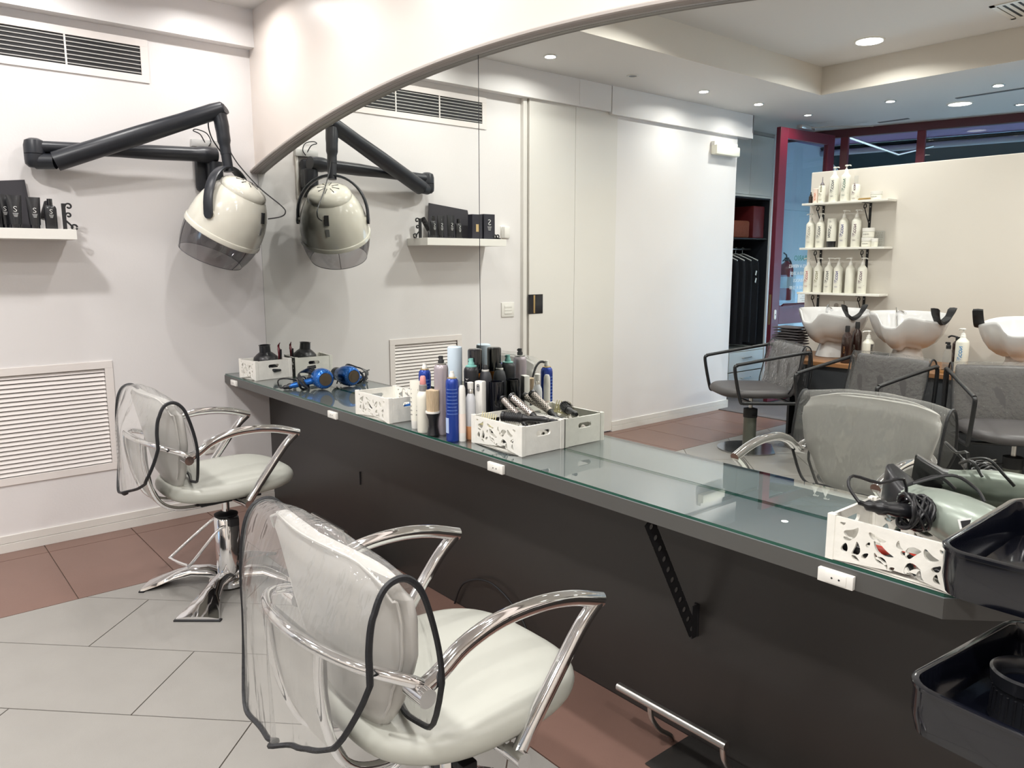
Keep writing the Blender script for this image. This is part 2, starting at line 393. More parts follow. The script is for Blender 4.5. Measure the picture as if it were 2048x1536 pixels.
def panel(x, y, z, label, power=P_PANEL):
    t = thing('round_ceiling_panel', label, 'ceiling light', (x, y, z), 0, 'large round ceiling lights')
    b = B(); b.lathe([(.088, -.001), (.090, -.008), (.10, -.008), (.104, -.001)], cap=False, n=32); b.build('ring', white_p, t)
    b = B(); b.lathe([(.09, -.005), (.001, -.004)], n=32); b.build('lens', lens_m, t)
    add_light(t, .09, power, -.012, spread=155); return t
panel(1.55, -3.96, TZ, 'large round ceiling light in the corner of the raised tray', 13)
panel(1.534, -5.691, CZ, 'large round ceiling light on the low ceiling by the street window', 16)
for x, y, n in ((1.55, -1.95, 'above the two pale chairs'), (3.5, -3.96, 'in front of the basins'), (3.5, -1.95, 'above the right end of the counter'), (5.4, -1.95, 'by the right wall near the mirror'), (5.4, -3.96, 'by the right wall near the basins')):
    panel(x, y, TZ, 'added unseen round ceiling light in the raised tray '+n)  # extra lights added out of view to brighten the room evenly
# ceiling vents
t = thing('ceiling_grille', 'white slatted air grille in the raised ceiling tray', 'air vent', (2.66, -4.0, TZ-.006))
b = B(); b.b2(-.28, .28, -.2, -.17, 0, .006); b.b2(-.28, .28, .17, .2, 0, .006); b.b2(-.28, -.25, -.2, .2, 0, .006); b.b2(.25, .28, -.2, .2, 0, .006); b.build('frame', wall_s, t, smooth=0)
b = B(); b.b2(-.25, .25, -.17, .17, .003, .006); b.build('backing', black_m, t, smooth=0)
for i in range(12):
    b = B(); b.box((-.23+.042*i, 0, .001), (.024, .34, .002)); b.build('slat', wall_s, t, smooth=0)
for (x0, x1, y, n) in ((1.60, 2.2, -5.43, 'long thin grey air slot in the ceiling near the street window'), (.65, .94, -6.07, 'short grey air slot in the ceiling touching the red window head')):
    b = B(); b.b2(x0, x1, y-.022, y+.022, CZ-.004, CZ+.001); b.b2(x0+.01, x1-.01, y-.012, y+.012, CZ-.006, CZ-.003)
    tag(b.build('ceiling_slot', mat('slot grey', rgb(96, 98, 102), .5), smooth=0), n, 'air vent')

# ------------------------------------------------------------------ left wall fittings
def grille(name, label, y0, y1, z0, z1, fr, ns, sh, tilt, divs, depth, gm, sm):
    t = thing(name, label, 'air vent', (0, 0, 0))
    b = B(); x = .007
    b.b2(0, x, y0, y1, z0, z0+fr, bev=.001); b.b2(0, x, y0, y1, z1-fr, z1, bev=.001); b.b2(0, x, y0, y0+fr, z0+fr, z1-fr); b.b2(0, x, y1-fr, y1, z0+fr, z1-fr); b.build('frame', gm, t, smooth=0)
    b = B(); b.b2(-.058 if depth else -.0005, -.05 if depth else .0008, y0+fr, y1-fr, z0+fr, z1-fr); b.build('backing', black_m, t, smooth=0)
    n = ns; zz0, zz1 = z0+fr, z1-fr
    for i in range(n):
        z = zz0+(zz1-zz0)*(i+.5)/n
        b = B(); b.box(((-.008 if depth else .004), (y0+y1)/2, z), (.003 if depth else .0025, y1-y0-2*fr, sh), rot=(0, tilt, 0)); b.build('slat', sm, t, smooth=0)
    for d in divs:
        b = B(); b.b2(.001, .0065, d-.004, d+.004, zz0, zz1); b.build('divider', gm, t, smooth=0)
    return t
vent_w = mat('white vent metal', rgb(232, 226, 222), .4)
grille('air_grille', 'long white ventilation grille with dark slots high on the left wall', -1.655, -.549, 2.333, 2.545, .036, 7, .0045, .3, (-.925, -1.262), 0, vent_w, mat('grey vent slat', rgb(205, 203, 200), .4))
grille('return_grille', 'square white louvred grille low on the left wall', -1.422, -.834, .336, .915, .038, 23, .019, -.5, (), 1, vent_w, vent_w)
def plate(name, label, cat, y0, y1, z0, z1, kind):
    t = thing(name, label, cat, (0, (y0+y1)/2, (z0+z1)/2)); w, h = y1-y0, z1-z0
    b = B(); b.box((.004, 0, 0), (.008, w, h), bev=.002); b.build('plate', white_p, t)
    return t
t = plate('light_switch', 'white three-key light switch beside the white sliding door', 'switch', -1.905, -1.785, 1.02, 1.125, 's')
for k in (-1, 0, 1):
    b = B(); b.box((.009, 0, k*.022), (.003, .07, .019), bev=.0008); b.build('key', white_p, t)
t = plate('thermostat', 'white thermostat box on the wall past the shelf end', 'thermostat', -1.86, -1.78, 1.59, 1.675, 't')
b = B(); b.box((.028, .012, 0), (.04, .05, .08), bev=.004); b.build('cover', white_p, t)
t = plate('wall_socket', 'white wall socket low on the left wall behind the far chair', 'socket', -.395, -.315, .34, .42, 'w')
b = B(); b.lathe([(.018, 0), (.018, .002)], (.008, 0, 0), 20, (1, 0, 0)); b.build('outlet', trim_m, t)
# emergency light
t = thing('emergency_light', 'white emergency light box at the end of the white wall', 'lamp', (.04, -4.37, 2.43))
b = B(); b.box((.022, 0, .045), (.04, .36, .04), bev=.006); b.build('housing', white_p, t)
b = B(); b.box((.035, 0, -.01), (.07, .36, .085), bev=.012); b.build('diffuser', mat('frosted diffuser', rgb(236, 234, 220), .35), t)
# wall shelf
b = B(); b.b2(0, .24, -1.64, -.99, 1.528, 1.575, bev=.001)
tag(b.build('floating_shelf', white_p, smooth=0), 'white floating shelf with black hair products on the left wall', 'shelf')

# ------------------------------------------------------------------ counter
D = .256
pl = [(0.001, 0), (0.001, -D), (3.862, -D), (3.985, -.13), (3.985, 0)]
t = thing('counter', 'long shallow grey counter with a glass top under the mirror', 'counter', (0, 0, 0))
b = B(); b.prism(pl, .042, Matrix.Translation((0, 0, .741))); b.build('slab', [slab_m], t, smooth=0)
pl2 = [(0.002, -.0005), (0.002, -D+.001), (3.8615, -D+.001), (3.984, -.13), (3.984, -.0005)]
b = B(); b.prism(pl2, .0008, Matrix.Translation((0, 0, .783))); b.build('painted_top', slab_top, t, smooth=0)
b = B(); b.prism([(0.003, -.001), (0.003, -D+.004), (3.86, -D+.004), (3.98, -.132), (3.98, -.001)], .0072, Matrix.Translation((0, 0, .784)))
g = b.build('glass_top', [glass_m, glass_e], t, smooth=0)
for p in g.data.polygons:
    if abs(p.normal.z) < .5: p.material_index = 1
def bracket(x, label):
    t = thing('shelf_bracket', label, 'bracket', (x, 0, 0))
    b = B(); n = 11; p0, p1 = V((0, -.235, .735)), V((0, -.02, .345)); d = (p1-p0); u = d.normalized(); w = V((0, u.z, -u.y))*-1
    L = d.length; s_ = .019; r = .0085
    # perforated strip: a ladder of cells around round holes
    for i in range(n):
        c = p0+d*((i+.5)/n); hl = L/n/2
        outer = []; inner = []
        for k in range(16):
            a = 2*pi*k/16; dx, dy = cos(a), sin(a); m_ = max(abs(dx)/hl, abs(dy)/s_)
            outer.append(c+u*(dx/m_)+w*(dy/m_)); inner.append(c+u*dx*r+w*dy*r)
        for sx in (-.0015, .0015):
            ov = [b.bm.verts.new(q+V((sx, 0, 0))) for q in outer]; iv = [b.bm.verts.new(q+V((sx, 0, 0))) for q in inner]
            for k in range(16): b.bm.faces.new((ov[k], ov[(k+1) % 16], iv[(k+1) % 16], iv[k]))
    b.build('perforated_strut', black_m, t, smooth=0)
    b = B(); b.b2(-.012, .004, -.006, 0, .33, .43); b.b2(-.002, .0018, -.03, 0, .33, .43); b.build('wall_flange', black_m, t, smooth=0)
    return t
bracket(3.118, 'black perforated bracket holding up the right end of the counter'); 
t = thing('shelf_bracket', 'short black bracket flange on the dark panel behind the far chair', 'bracket', (1.096, 0, 0)); b = B(); b.b2(-.0018, .0018, -.006, 0, .333, .40); b.build('wall_flange', black_m, t, smooth=0)
def outlet(x, label):
    t = thing('power_socket', label, 'socket', (x, -D, .7575))
    b = B(); b.box((0, -.006, 0), (.078, .012, .030), bev=.0015); b.build('plate', white_p, t)
    b = B(); b.box((.002, -.0125, 0), (.046, .003, .023), bev=.0008); b.build('outlet', white_p, t)
    b = B(); b.cyl((-.006, -.0145, 0), (-.006, -.0138, 0), .0022, n=8); b.cyl((.010, -.0145, 0), (.010, -.0138, 0), .0022, n=8); b.build('hole', black_m, t)
for x, n in ((.162, 'at the wall end'), (1.348, 'below the blue hair dryer and carved crate'), (2.497, 'below the crate of brushes'), (3.652, 'below the crate of green hair dryer')):
    outlet(x, 'white twin-pin socket on the counter edge '+n)
def footrest(x0, x1, label):
    t = thing('foot_rest', label, 'foot rest', (x0, 0, 0)); w = x1-x0
    b = B(); b.box((w/2+.15, -.105, .003), (.40, .205, .005), bev=.002); b.build('base_plate', mat('dark steel plate', rgb(70, 68, 66), .3, .6), t)
    b = B(); b.cyl((0, -.17, .165), (w, -.17, .165), .0125, n=18); b.build('foot_bar', steel, t)
    for xx in (w*.32, w*1.0-.012):
        b = B(); b.tube([(xx, -.17, .158), (xx+.003, -.165, .12), (xx+.004, -.13, .07), (xx+.004, -.08, .03), (xx, -.06, .005)], .008, smooth=5); b.build('leg', steel, t)
footrest(2.965, 3.345, 'brushed steel foot rest on the floor beneath the counter bracket')
footrest(.90, 1.245, 'brushed steel foot rest on the floor between the two pale chairs')
b = B(); b.tube([(1.9, -.012, .0), (1.98, -.02, .12), (2.15, -.02, .18), (2.32, -.02, .12), (2.42, -.02, .0)], .004, smooth=6)
tag(b.build('cable', black_m), 'thin black cable looping against the dark panel under the counter', 'cable')

# ------------------------------------------------------------------ carved crates
def scroll_cuts():
    """cut-out outlines of the carved side, in a unit of width 1 and height .36"""
    def leaf(cx, cy, l, w, a, bend=0):
        out = []
        for k in range(20):
            q = 2*pi*k/20; x = l*cos(q); y = w*sin(q)*(1-.35*cos(q)); y += bend*(x/l)**2*l*.8
            out.append((cx+x*cos(a)-y*sin(a), cy+x*sin(a)+y*cos(a)))
        return out
    L = []
    spec = [(.16, .24, .055, .022, .5, .5), (.10, .12, .03, .018, 1.2, .2), (.21, .13, .045, .018, 1.3, .5), (.28, .10, .028, .011, .7, 0), (.2, .06, .03, .010, -.4, 0),
            (.12, .19, .03, .010, .1, .3), (.37, .25, .06, .014, -.2, .3), (.42, .17, .075, .020, -.5, .4), (.44, .10, .05, .011, -.6, -.6), (.40, .09, .05, .010, -.5, .5), (.55, .24, .028, .011, -.9, .8),
            (.66, .23, .055, .022, .6, -.4), (.60, .20, .022, .012, 0, 0), (.66, .12, .055, .017, .4, -.7), (.63, .07, .022, .010, -.7, .6), (.73, .06, .032, .013, -1, .7), (.80, .22, .05, .018, -.4, .5), (.86, .15, .032, .014, .6, .3), (.86, .07, .03, .013, -1, .6), (.30, .19, .02, .010, 1, 0), (.51, .06, .02, .009, .5, 0), (.90, .28, .025, .010, 0, .5), (.07, .30, .02, .008, .2, .4)]
    return [leaf(cx, cy, l*1.28, w*1.55, a, bd) for cx, cy, l, w, a, bd in spec]
CUTS = scroll_cuts()
def holed_plate(name, w, h, th, holes, m, parent, mtx):
    """a flat plate with real holes through it (triangulated with the holes as inner loops)"""
    cu = bpy.data.curves.new(name, 'CURVE'); cu.dimensions = '2D'; cu.fill_mode = 'BOTH'; cu.extrude = th/2
    for poly in [[(0, 0), (w, 0), (w, h), (0, h)]]+holes:
        sp = cu.splines.new('POLY'); sp.points.add(len(poly)-1); sp.use_cyclic_u = True
        for p, (x, y) in zip(sp.points, poly): p.co = (x, y, 0, 1)
    o = bpy.data.objects.new(name, cu); COL.objects.link(o)
    me = bpy.data.meshes.new_from_object(o.evaluated_get(bpy.context.evaluated_depsgraph_get())); bpy.data.objects.remove(o)
    me.transform(mtx); me.materials.clear(); me.materials.append(m)
    o = bpy.data.objects.new(name, me); COL.objects.link(o); o.parent = parent; return o
def stadium(cx, cy, l, r, n=8):
    return [(cx+l+r*cos(a), cy+r*sin(a)) for a in [(-pi/2+pi*k/n) for k in range(n+1)]]+[(cx-l+r*cos(a), cy+r*sin(a)) for a in [(pi/2+pi*k/n) for k in range(n+1)]]
def crate(label, x, y, rz, w, d, h):
    """origin at the front left bottom corner; carved long side to -y, plain handled ends at +-x"""
    t = thing('storage_crate', label, 'crate', (x, y, H), rz); th = .007; e = .016
    for yy in (th/2, d-th/2):
        k = w-2*e; holes = [[(px*k, py*k*h/(.36*k) if 0 else py*h/.36) for px, py in c] for c in CUTS]
        holed_plate('carved_side', k, h-.004, th, holes, white_wood, t, Matrix(((1, 0, 0, e), (0, 0, 1, yy), (0, 1, 0, .001), (0, 0, 0, 1))))
    for xx in (th/2, w-th/2):
        hd = stadium((d-2*e)/2, h*.66, .022, .0095)
        holed_plate('handled_end', d-2*e, h-.004, th, [hd], white_wood, t, Matrix(((0, 0, 1, xx), (1, 0, 0, e), (0, 1, 0, .001), (0, 0, 0, 1))))
    for cx in (0, w):
        for cy in (0, d):
            b = B(); sx = 1 if cx == 0 else -1; sy = 1 if cy == 0 else -1
            b.b2(cx-sx*.0015, cx+sx*e, cy-sy*.0015, cy+sy*.009, 0, h, bev=.0008); b.b2(cx-sx*.0012, cx+sx*.009, cy-sy*.001, cy+sy*e, 0, h-.0004, bev=.0008); b.build('corner_post', white_wood, t, smooth=0)
    b = B(); b.b2(th, w-th, th, d-th, .002, .006); b.build('bottom', white_wood, t, smooth=0)
    return t
crate('small white carved crate holding black diffusers at the wall end of the counter', .205, -.243, .10, .185, .215, .106)
crate('white carved crate between the blue hair dryer and the hairspray bottles', 1.545, -.253, 0, .268, .195, .102)
crate('white carved crate full of round hair brushes', 2.273, -.192, 0, .272, .189, .1015)
crate('white carved crate holding the silver green hair dryer', 3.621, -.252, -.0, .272, .195, .100)

# diffusers in the first crate
def diffuser(name, label, loc, rot, r=.062, cat='diffuser'):
    t = thing(name, label, cat, loc); t.rotation_euler = rot
    b = B(); b.lathe([(r, 0), (r, .008), (r*.96, .022), (r*.7, .038), (r*.46, .050), (r*.44, .085), (r*.5, .088), (r*.4, .088), (r*.4, .052), (r*.66, .034), (r*.9, .018), (r*.92, .002)], n=28, cap=False); b.build('shell', black_p, t)
    b = B(); b.lathe([(r*.91, .012), (.001, .010)], n=28, cap=False); b.build('face', black_p, t)
    for k in range(7):
        a = 2*pi*k/7; b = B(); b.cyl((r*.6*cos(a), r*.6*sin(a), .012), (r*.6*cos(a), r*.6*sin(a), -.012), .004, .0025, n=8); b.build('prong', black_p, t)
    return t
diffuser('diffuser_nozzle', 'black funnel-shaped diffuser standing up in the small crate', (.265, -.115, .88), (.06, .05, 0), .066)
t = thing('nozzle_attachment', 'black flat nozzle attachment lying in the small crate beside the diffuser', 'nozzle', (.335, -.115, .862)); t.rotation_euler = (0, .5, .3)
b = B(); b.lathe([(.022, -.03), (.024, -.025), (.024, .0)], (0, 0, 0), 20, (1, 0, 0)); b.box((.03, 0, 0), (.06, .05, .012), bev=.004); b.build('shell', black_p, t)
t = thing('hair_clip', 'dark red sectioning clip sticking up from the small crate', 'hair clip', (.262, -.035, .87))
b = B(); b.tube([(0, 0, 0), (.004, 0, .05), (-.006, 0, .085), (.012, .002, .105)], [.008, .009, .006, .003], n=8, smooth=4, flat=(1, .5)); b.build('jaw', mat('dark red plastic', rgb(92, 20, 34), .3), t)
b = B(); b.tube([(.012, 0, -.01), (.022, 0, .04), (.024, 0, .07)], .006, n=8, smooth=4, flat=(1, .5)); b.build('lever', black_p, t)

# hair dryers
def dryer(name, label, p_noz, p_back, r, handle, body_m, dark_m, noz, wind=6, cable=None):
    t = thing(name, label, 'hair dryer', (0, 0, 0))
    a = V(p_noz); e = V(p_back); ax = (e-a).normalized(); L = (e-a).length
    b = B(); b.lathe([(r*.62, L*.18), (r*.70, L*.30), (r*.9, L*.45), (r, L*.62), (r*1.0, L*.78), (r*.93, L*.9), (r*.8, L*.965), (r*.66, L*.985), (r*.66, L*.97)], a, 32, ax, cap=True); b.build('body', body_m, t)
    b = B(); b.lathe([(r*.60, L*.975), (r*.6, L*.99), (r*.36, L*.994), (r*.36, L*1.0), (.0005, L*1.002)], a, 28, ax); b.build('rear_grille', mat('bronze mesh', rgb(96, 84, 70), .4, .7) if noz == 'c' else dark_m, t)
    for k in range(22 if noz == 'c' else 0):
        q = V((0, 0, 1)).rotation_difference(ax); an = 2*pi*k/22; d = q @ V((cos(an), sin(an), 0))
        b = B(); p = a+ax*L*.955; b.tube([p+d*r*.70, p+d*r*.84-ax*.003], .0016, n=5); b.build('vent_slot', ink_w, t)
    side = ax.cross(V((0, 0, 1))).normalized(); upv = side.cross(ax).normalized()
    if noz == 'c':
        b = B(); b.lathe([(r*.62, 0), (r*.66, L*.02), (r*.64, L*.2)], a, 24, ax); b.build('nozzle', dark_m, t)
    else:
        rings = []
        for f, ww, hh in ((0, 1.05, .2), (.004, 1.1, .26), (L*.12, .8, .58), (L*.2, .66, .64), (L*.34, .66, .66)):
            ring = []
            for k in range(24):
                an = 2*pi*k/24; c_, s_ = cos(an), sin(an); q_ = 6 if f < .05 else 2
                m_ = (abs(c_)**q_+abs(s_)**q_)**(-1/q_)
                ring.append(a+ax*f+upv*c_*m_*r*ww+side*s_*m_*r*hh)
            rings.append(ring)
        b = B(); b.ring_loft(rings); b.build('nozzle', dark_m, t)
    h0, h1 = V(handle[0]), V(handle[1]); hd = (h1-h0)
    b = B(); b.tube([h0, h0+hd*.3, h0+hd*.75, h1], [r*.42, r*.40, r*.36, r*.30], n=14, smooth=4, flat=(1, .8)); hb = b.build('handle', body_m if noz == 'c' else dark_m, t)
    b = B(); hu = hd.normalized(); hs = hu.cross(V((0, 0, 1))).normalized(); hv = hs.cross(hu)
    q = h0+hd*.32+hv*r*.36; b.tube([q-hu*.012, q+hu*.012], .004, n=8, flat=(1, 1.6)); b.build('switch', black_m, hb)
    boot = h1+hd.normalized()*.045+V((0, 0, .004))
    b = B(); b.tube([h1-hd*.05, h1+hu*.02, boot], [r*.30, r*.22, r*.10], n=10, smooth=4); b.build('cable_boot', black_p, t)
    pts = [boot]
    if cable: pts += [V(p) for p in cable]
    rn = random.Random(5); cen = h0+hd*.55
    for k in range(wind*8):
        an = 2*pi*k/8; rr = r*(.58+.12*rn.random()); pts.append(cen+hu*(.022*math.sin(k*.7)+.012*(rn.random()-.5))+(hs*cos(an)+hv*sin(an))*rr)
    b = B(); b.tube(pts, .0035, n=7, smooth=3); b.build('cable', black_p, t)
    return t
dryer('hair_dryer', 'metallic blue hair dryer lying on the glass counter', (.752, -.060, .845), (.918, -.078, .846), .052, ((.845, -.075, .840), (.775, -.205, .808)), blue_m, black_p, 'c', 3,
      [(.742, -.246, .806), (.745, -.25, .84), (.80, -.225, .852)])
b = B()
for k in range(5):
    b.tube([V((.80+.02*k, -.04-.012*k, .80)), V((.77+.01*k, -.09, .86+.008*k)), V((.80, -.16, .875)), V((.86, -.175-.004*k, .85)), V((.88, -.15, .80))], .0035, n=6, smooth=5)
tag(b.build('coiled_cable', black_p), 'black cable coiled over the blue hair dryer', 'cable')
gd = dryer('hair_dryer', 'silver green hair dryer with flat nozzle lying across the carved crate', (3.655, -.065, .918), (3.94, -.172, .895), .053, ((3.825, -.125, .905), (3.722, -.235, .925)), green_m, black_p, 'f', 9,
           [(3.665, -.262, .962), (3.66, -.235, .978), (3.70, -.20, .965), (3.735, -.17, .975)])
b = B(); b.tube([V((3.745, -.15, .965)), V((3.80, -.10, .985)), V((3.84, -.08, .962)), V((3.86, -.085, .94))], .0036, n=7, smooth=6)
b.tube([V((3.73, -.14, .955)), V((3.77, -.095, .975)), V((3.80, -.075, .95))], .0036, n=7, smooth=6); b.build('cable_loop', black_p, gd)
b = B(); b.box((3.871, -.2, .915), (.0012, .026, .034), rot=(.2, -.35, -.9)); b.build('sticker', paper_m, gd)
b = B(); b.box((3.8716, -.2008, .9158), (.0012, .018, .026), rot=(.2, -.35, -.9)); b.build('sticker_print', black_m, gd)

# ------------------------------------------------------------------ bottles and cans on the counter
def can(label, x, y, r, h, body_m, cap='cap', cap_m=None, capf=.25, z=H, collar=None, rz=0, name='spray_can', cat='spray can', band=None):
    t = thing(name, label, cat, (x, y, z), rz); hb = h
    if cap == 'cap':
        hb = h*(1-capf)
        b = B(); b.lathe([(r*.95, 0), (r, .003), (r, hb), (r*.97, hb+.001)], n=28); b.build('body', body_m, t)
        if band: b = B(); b.lathe([(r*1.006, hb-.032), (r*1.006, hb-.001)], n=28, cap=False); b.build('band', band, t)
        b = B(); b.lathe([(r*1.0, hb+.001), (r*1.0, h-.008), (r*.96, h-.003), (r*.80, h), (.001, h)], n=28, cap=False); b.build('cap', cap_m, t)
    else:
        hb = h-.030
        b = B(); b.lathe([(r*.95, 0), (r, .003), (r, hb-.016), (r*.94, hb-.008), (r*.72, hb), (r*.6, hb+.002)], n=28); b.build('body', body_m, t)
        b = B(); b.lathe([(r*1.01, hb-.018), (r*1.01, hb-.014)] if cap == 'ring' else [(r*.74, hb-.002), (r*.76, hb+.003), (r*.6, hb+.005)], n=28, cap=cap != 'ring'); b.build('collar', collar or steel, t)
        b = B(); b.lathe([(r*.42, hb+.002), (r*.42, hb+.014), (r*.30, hb+.018), (r*.30, h)], n=18); b.b2(-r*.5, 0, -r*.13, r*.13, h-.010, h-.003); b.build('nozzle', cap_m or black_m, t)
    return t
dome = lambda r, h: [(r*.95, 0), (r, .003), (r, h*.8), (r*.93, h*.87), (r*.7, h*.94), (r*.45, h*.97)]
silver_c = mat('lilac silver can', rgb(176, 166, 172), .3, .35); lblue = mat('pale blue can', rgb(186, 204, 224), .3); royal = mat('royal blue can', rgb(20, 58, 150), .25, .3, coat=.3)
dkcan = mat('black can', rgb(24, 25, 30), .35); mattc = mat('matt anthracite can', rgb(52, 53, 58), .5); orange = mat('orange band', rgb(214, 130, 20), .45); teal = mat('mint nozzle', rgb(120, 178, 170), .4)
cream_b = mat('cream bottle', rgb(232, 230, 218), .35); gold = mat('gold collar', (.75, .58, .3, 1), .3, .9)
can('tall lilac silver hairspray can with a black nozzle', 2.086, -.190, .0265, .290, silver_c, 'noz', black_m)
can('tallest pale blue can with a white cap behind the silver hairspray', 2.005, -.070, .0285, .31, lblue, 'cap', mat('pale cap', rgb(206, 222, 234), .35), .42)
t = can('black hairspray can with a mint green nozzle', 2.134, -.088, .028, .277, dkcan, 'noz', teal, collar=teal)
b = B(); b.tube([(.004, -.0283, .205), (.009, -.0275, .200), (.014, -.0252, .205)], .0008, n=5); b.tube([(.002, -.0284, .192), (.016, -.0243, .192)], .0006, n=4); b.build('print_line', ink_w, t)
can('black can with an orange band and a tall black cap by the mirror', 2.102, -.046, .0275, .307, dkcan, 'cap', black_g, .29, band=orange)
def royal_can(label, x, y, h):
    t = thing('spray_can', label, 'spray can', (x, y, H)); r = .0235
    b = B(); b.lathe([(r*.95, 0), (r, .003), (r, h*.82), (r*.93, h*.87), (r*.66, h*.90)], n=28); b.build('body', royal, t)
    b = B(); b.lathe([(r*.68, h*.895), (r*.7, h*.91), (r*.5, h*.915)], n=24); b.build('collar', gold, t)
    b = B(); b.lathe([(r*.42, h*.91), (r*.42, h*.95), (r*.3, h*.965), (r*.3, h)], n=16); b.build('nozzle', white_p, t)
    b = B()
    for k in range(7): a0 = -.62; a = a0+.14*k; b.bm.faces.new([b.bm.verts.new(p) for p in ((r*1.012*sin(a), -r*1.012*cos(a), .03), (r*1.012*sin(a+.14), -r*1.012*cos(a+.14), .03), (r*1.012*sin(a+.14), -r*1.012*cos(a+.14), .085), (r*1.012*sin(a), -r*1.012*cos(a), .085))])
    b.build('barcode_label', mat('pale blue label', rgb(170, 190, 226), .5), t)
    for k in range(8):
        lettering('mwmvmnwmu'[:9-(k % 3)], .0075, mat('blue print', rgb(120, 150, 210), .5) if k == 0 else bpy.data.materials['blue print'], Matrix.Translation((0, -r*.0, .10+.0125*k)) @ Matrix.Rotation(.9, 4, 'Z') @ Matrix.Translation((0, -r*1.005, 0)) @ Matrix.Rotation(pi/2, 4, 'X'), t, 'printed_text', wrap=(0, r))
    return t
royal_can('royal blue can with a white nozzle at the front edge of the counter', 2.205, -.226, .25)
royal_can('royal blue can with a white nozzle behind the pink-capped bottle', 1.958, -.178, .25)
def dome_can(label, x, y, h, txt=None):
    t = thing('spray_can', label, 'spray can', (x, y, H)); r = .0255
    b = B(); b.lathe([(r*.95, 0), (r, .003), (r, h*.72), (r*.95, h*.80), (r*.78, h*.87), (r*.5, h*.91)], n=28); b.build('body', mattc, t)
    b = B(); b.lathe([(r*.55, h*.905), (r*.57, h*.925), (r*.45, h*.93)], n=22); b.build('collar', white_p, t)
    b = B(); b.lathe([(r*.42, h*.92), (r*.38, h*.98), (r*.2, h)], n=14); b.build('nozzle', black_m, t)
    if txt: lettering(txt, .036, ink_w, Matrix.Translation((0, r, .10)) @ Matrix.Rotation(pi, 4, 'Z') @ Matrix.Rotation(pi/2, 4, 'X'), t, 'printed_text', wrap=(1, r), bold=.0008)
    return t
dome_can('matt anthracite can with a domed top lettered on the mirror side', 2.150, -.034, .25, 'ICON')
t = thing('pump_bottle', 'tall black ribbed cylinder standing next to the carved brush crate', 'bottle', (2.223, -.040, H))
b = B(); b.lathe([(.026, 0), (.027, .004), (.025, .10), (.028, .185), (.0275, .197), (.022, .197), (.022, .19), (.001, .188)], n=28, cap=False); b.build('tumbler', black_g, t)
def clip_bottle():
    t = thing('lotion_bottle', 'tall narrow white bottle with a dispenser hole near its top', 'bottle', (2.214, -.107, H), .25)
    b = B(); b.b2(-.018, .018, -.013, .013, 0, .205, bev=.005); b.build('body', white_p, t)
    b = B(); b.prism(stadium(0, 0, .006, .007), .002, Matrix.Translation((0, -.0125, .182)) @ Matrix.Rotation(pi/2, 4, 'X') @ Matrix.Rotation(pi/2, 4, 'Z')); b.build('dispenser', mat('dispenser grey', rgb(150, 150, 150), .4), t)
    b = B(); b.cyl((0, -.0152, .186), (0, -.0138, .186), .0025, n=10); b.build('hole', black_m, t)
clip_bottle()
t = thing('spray_bottle', 'white capped spray bottle with orange liquid at its base', 'bottle', (2.225, -.160, H))
r = .019
b = B(); b.lathe([(r*.94, .045), (r, .05), (r, .135), (r*.9, .15), (r*.55, .165), (r*.45, .168)], n=26); b.build('body', mat('milky bottle', rgb(214, 216, 220), .25), t)
b = B(); b.lathe([(r*.9, 0), (r, .003), (r, .048), (r*.94, .049)], n=26); b.build('liquid_base', mat('orange liquid', rgb(232, 168, 120), .3), t)
b = B(); b.lathe([(r*.52, .166), (r*.52, .178), (r*.35, .182)], n=18); b.build('collar', steel, t)
b = B(); b.lathe([(r*.55, .182), (r*.6, .205), (r*.4, .207)], n=18); b.build('cap', white_p, t)
t = thing('spray_tube', 'slim white tube between the royal blue can and the orange bottle', 'tube', (2.232, -.203, H))
b = B(); b.lathe([(.0125, 0), (.013, .003), (.013, .16), (.012, .19), (.008, .2), (.001, .201)], n=20, cap=False); b.build('body', white_p, t)
b = B(); b.lathe([(.0132, .03), (.0132, .1)], n=20, cap=False); b.build('label_print', mat('peach print', rgb(236, 222, 212), .5), t)
def squeeze_tube(name, label, x, y, z, rz, w, h, m, capm, caph=.03, sx=1, lean=0, up=True, txt=None, txtm=None):
    t = thing(name, label, 'tube', (x, y, z), rz); t.rotation_euler = (lean, 0, rz)
    rings = []
    for f in (0, .1, .4, .8, 1):
        zz = caph+(h-caph)*f; k = f; rx = w/2*(.82+.18*k); ry = max(.001, w*.30*(1-k)**.7)
        rings.append([V((rx*cos(2*pi*i/24), ry*sin(2*pi*i/24), zz)) for i in range(24)])
    b = B(); b.ring_loft(rings); b.build('body', m, t)
    b = B(); b.lathe([(w*.34, 0), (w*.36, .002), (w*.38, caph)], n=22, sy=.8); b.build('cap', capm, t)
    if txt: lettering(txt, w*.42, txtm, Matrix.Translation((0, -w*.26, h*.5)) @ Matrix.Rotation(pi/2-.12, 4, 'X'), t, 'printed_text', bold=.0005)
    return t
t = squeeze_tube('squeeze_tube', 'flat white tube with tiny print standing left of the pink-capped bottle', 1.945, -.215, H, .5, .045, .185, cream_b, white_p)
for k in range(7): lettering('nwmvu', .011, ink, Matrix.Translation((0, -.0105+.0012*k, .055+.016*k)) @ Matrix.Rotation(pi/2-.07, 4, 'X'), t, 'printed_text')
t = thing('pump_bottle', 'white bottle with a grey collar and pink spray cap', 'bottle', (2.018, -.226, H)); r = .024
b = B(); b.lathe([(r*.94, 0), (r, .004), (r, .13), (r*.96, .142), (r*.6, .155), (r*.5, .157)], n=28); b.build('body', cream_b, t)
b = B(); b.lathe([(r*.62, .156), (r*.62, .178), (r*.5, .18)], n=20); b.build('collar', mat('grey collar', rgb(140, 138, 136), .4), t)
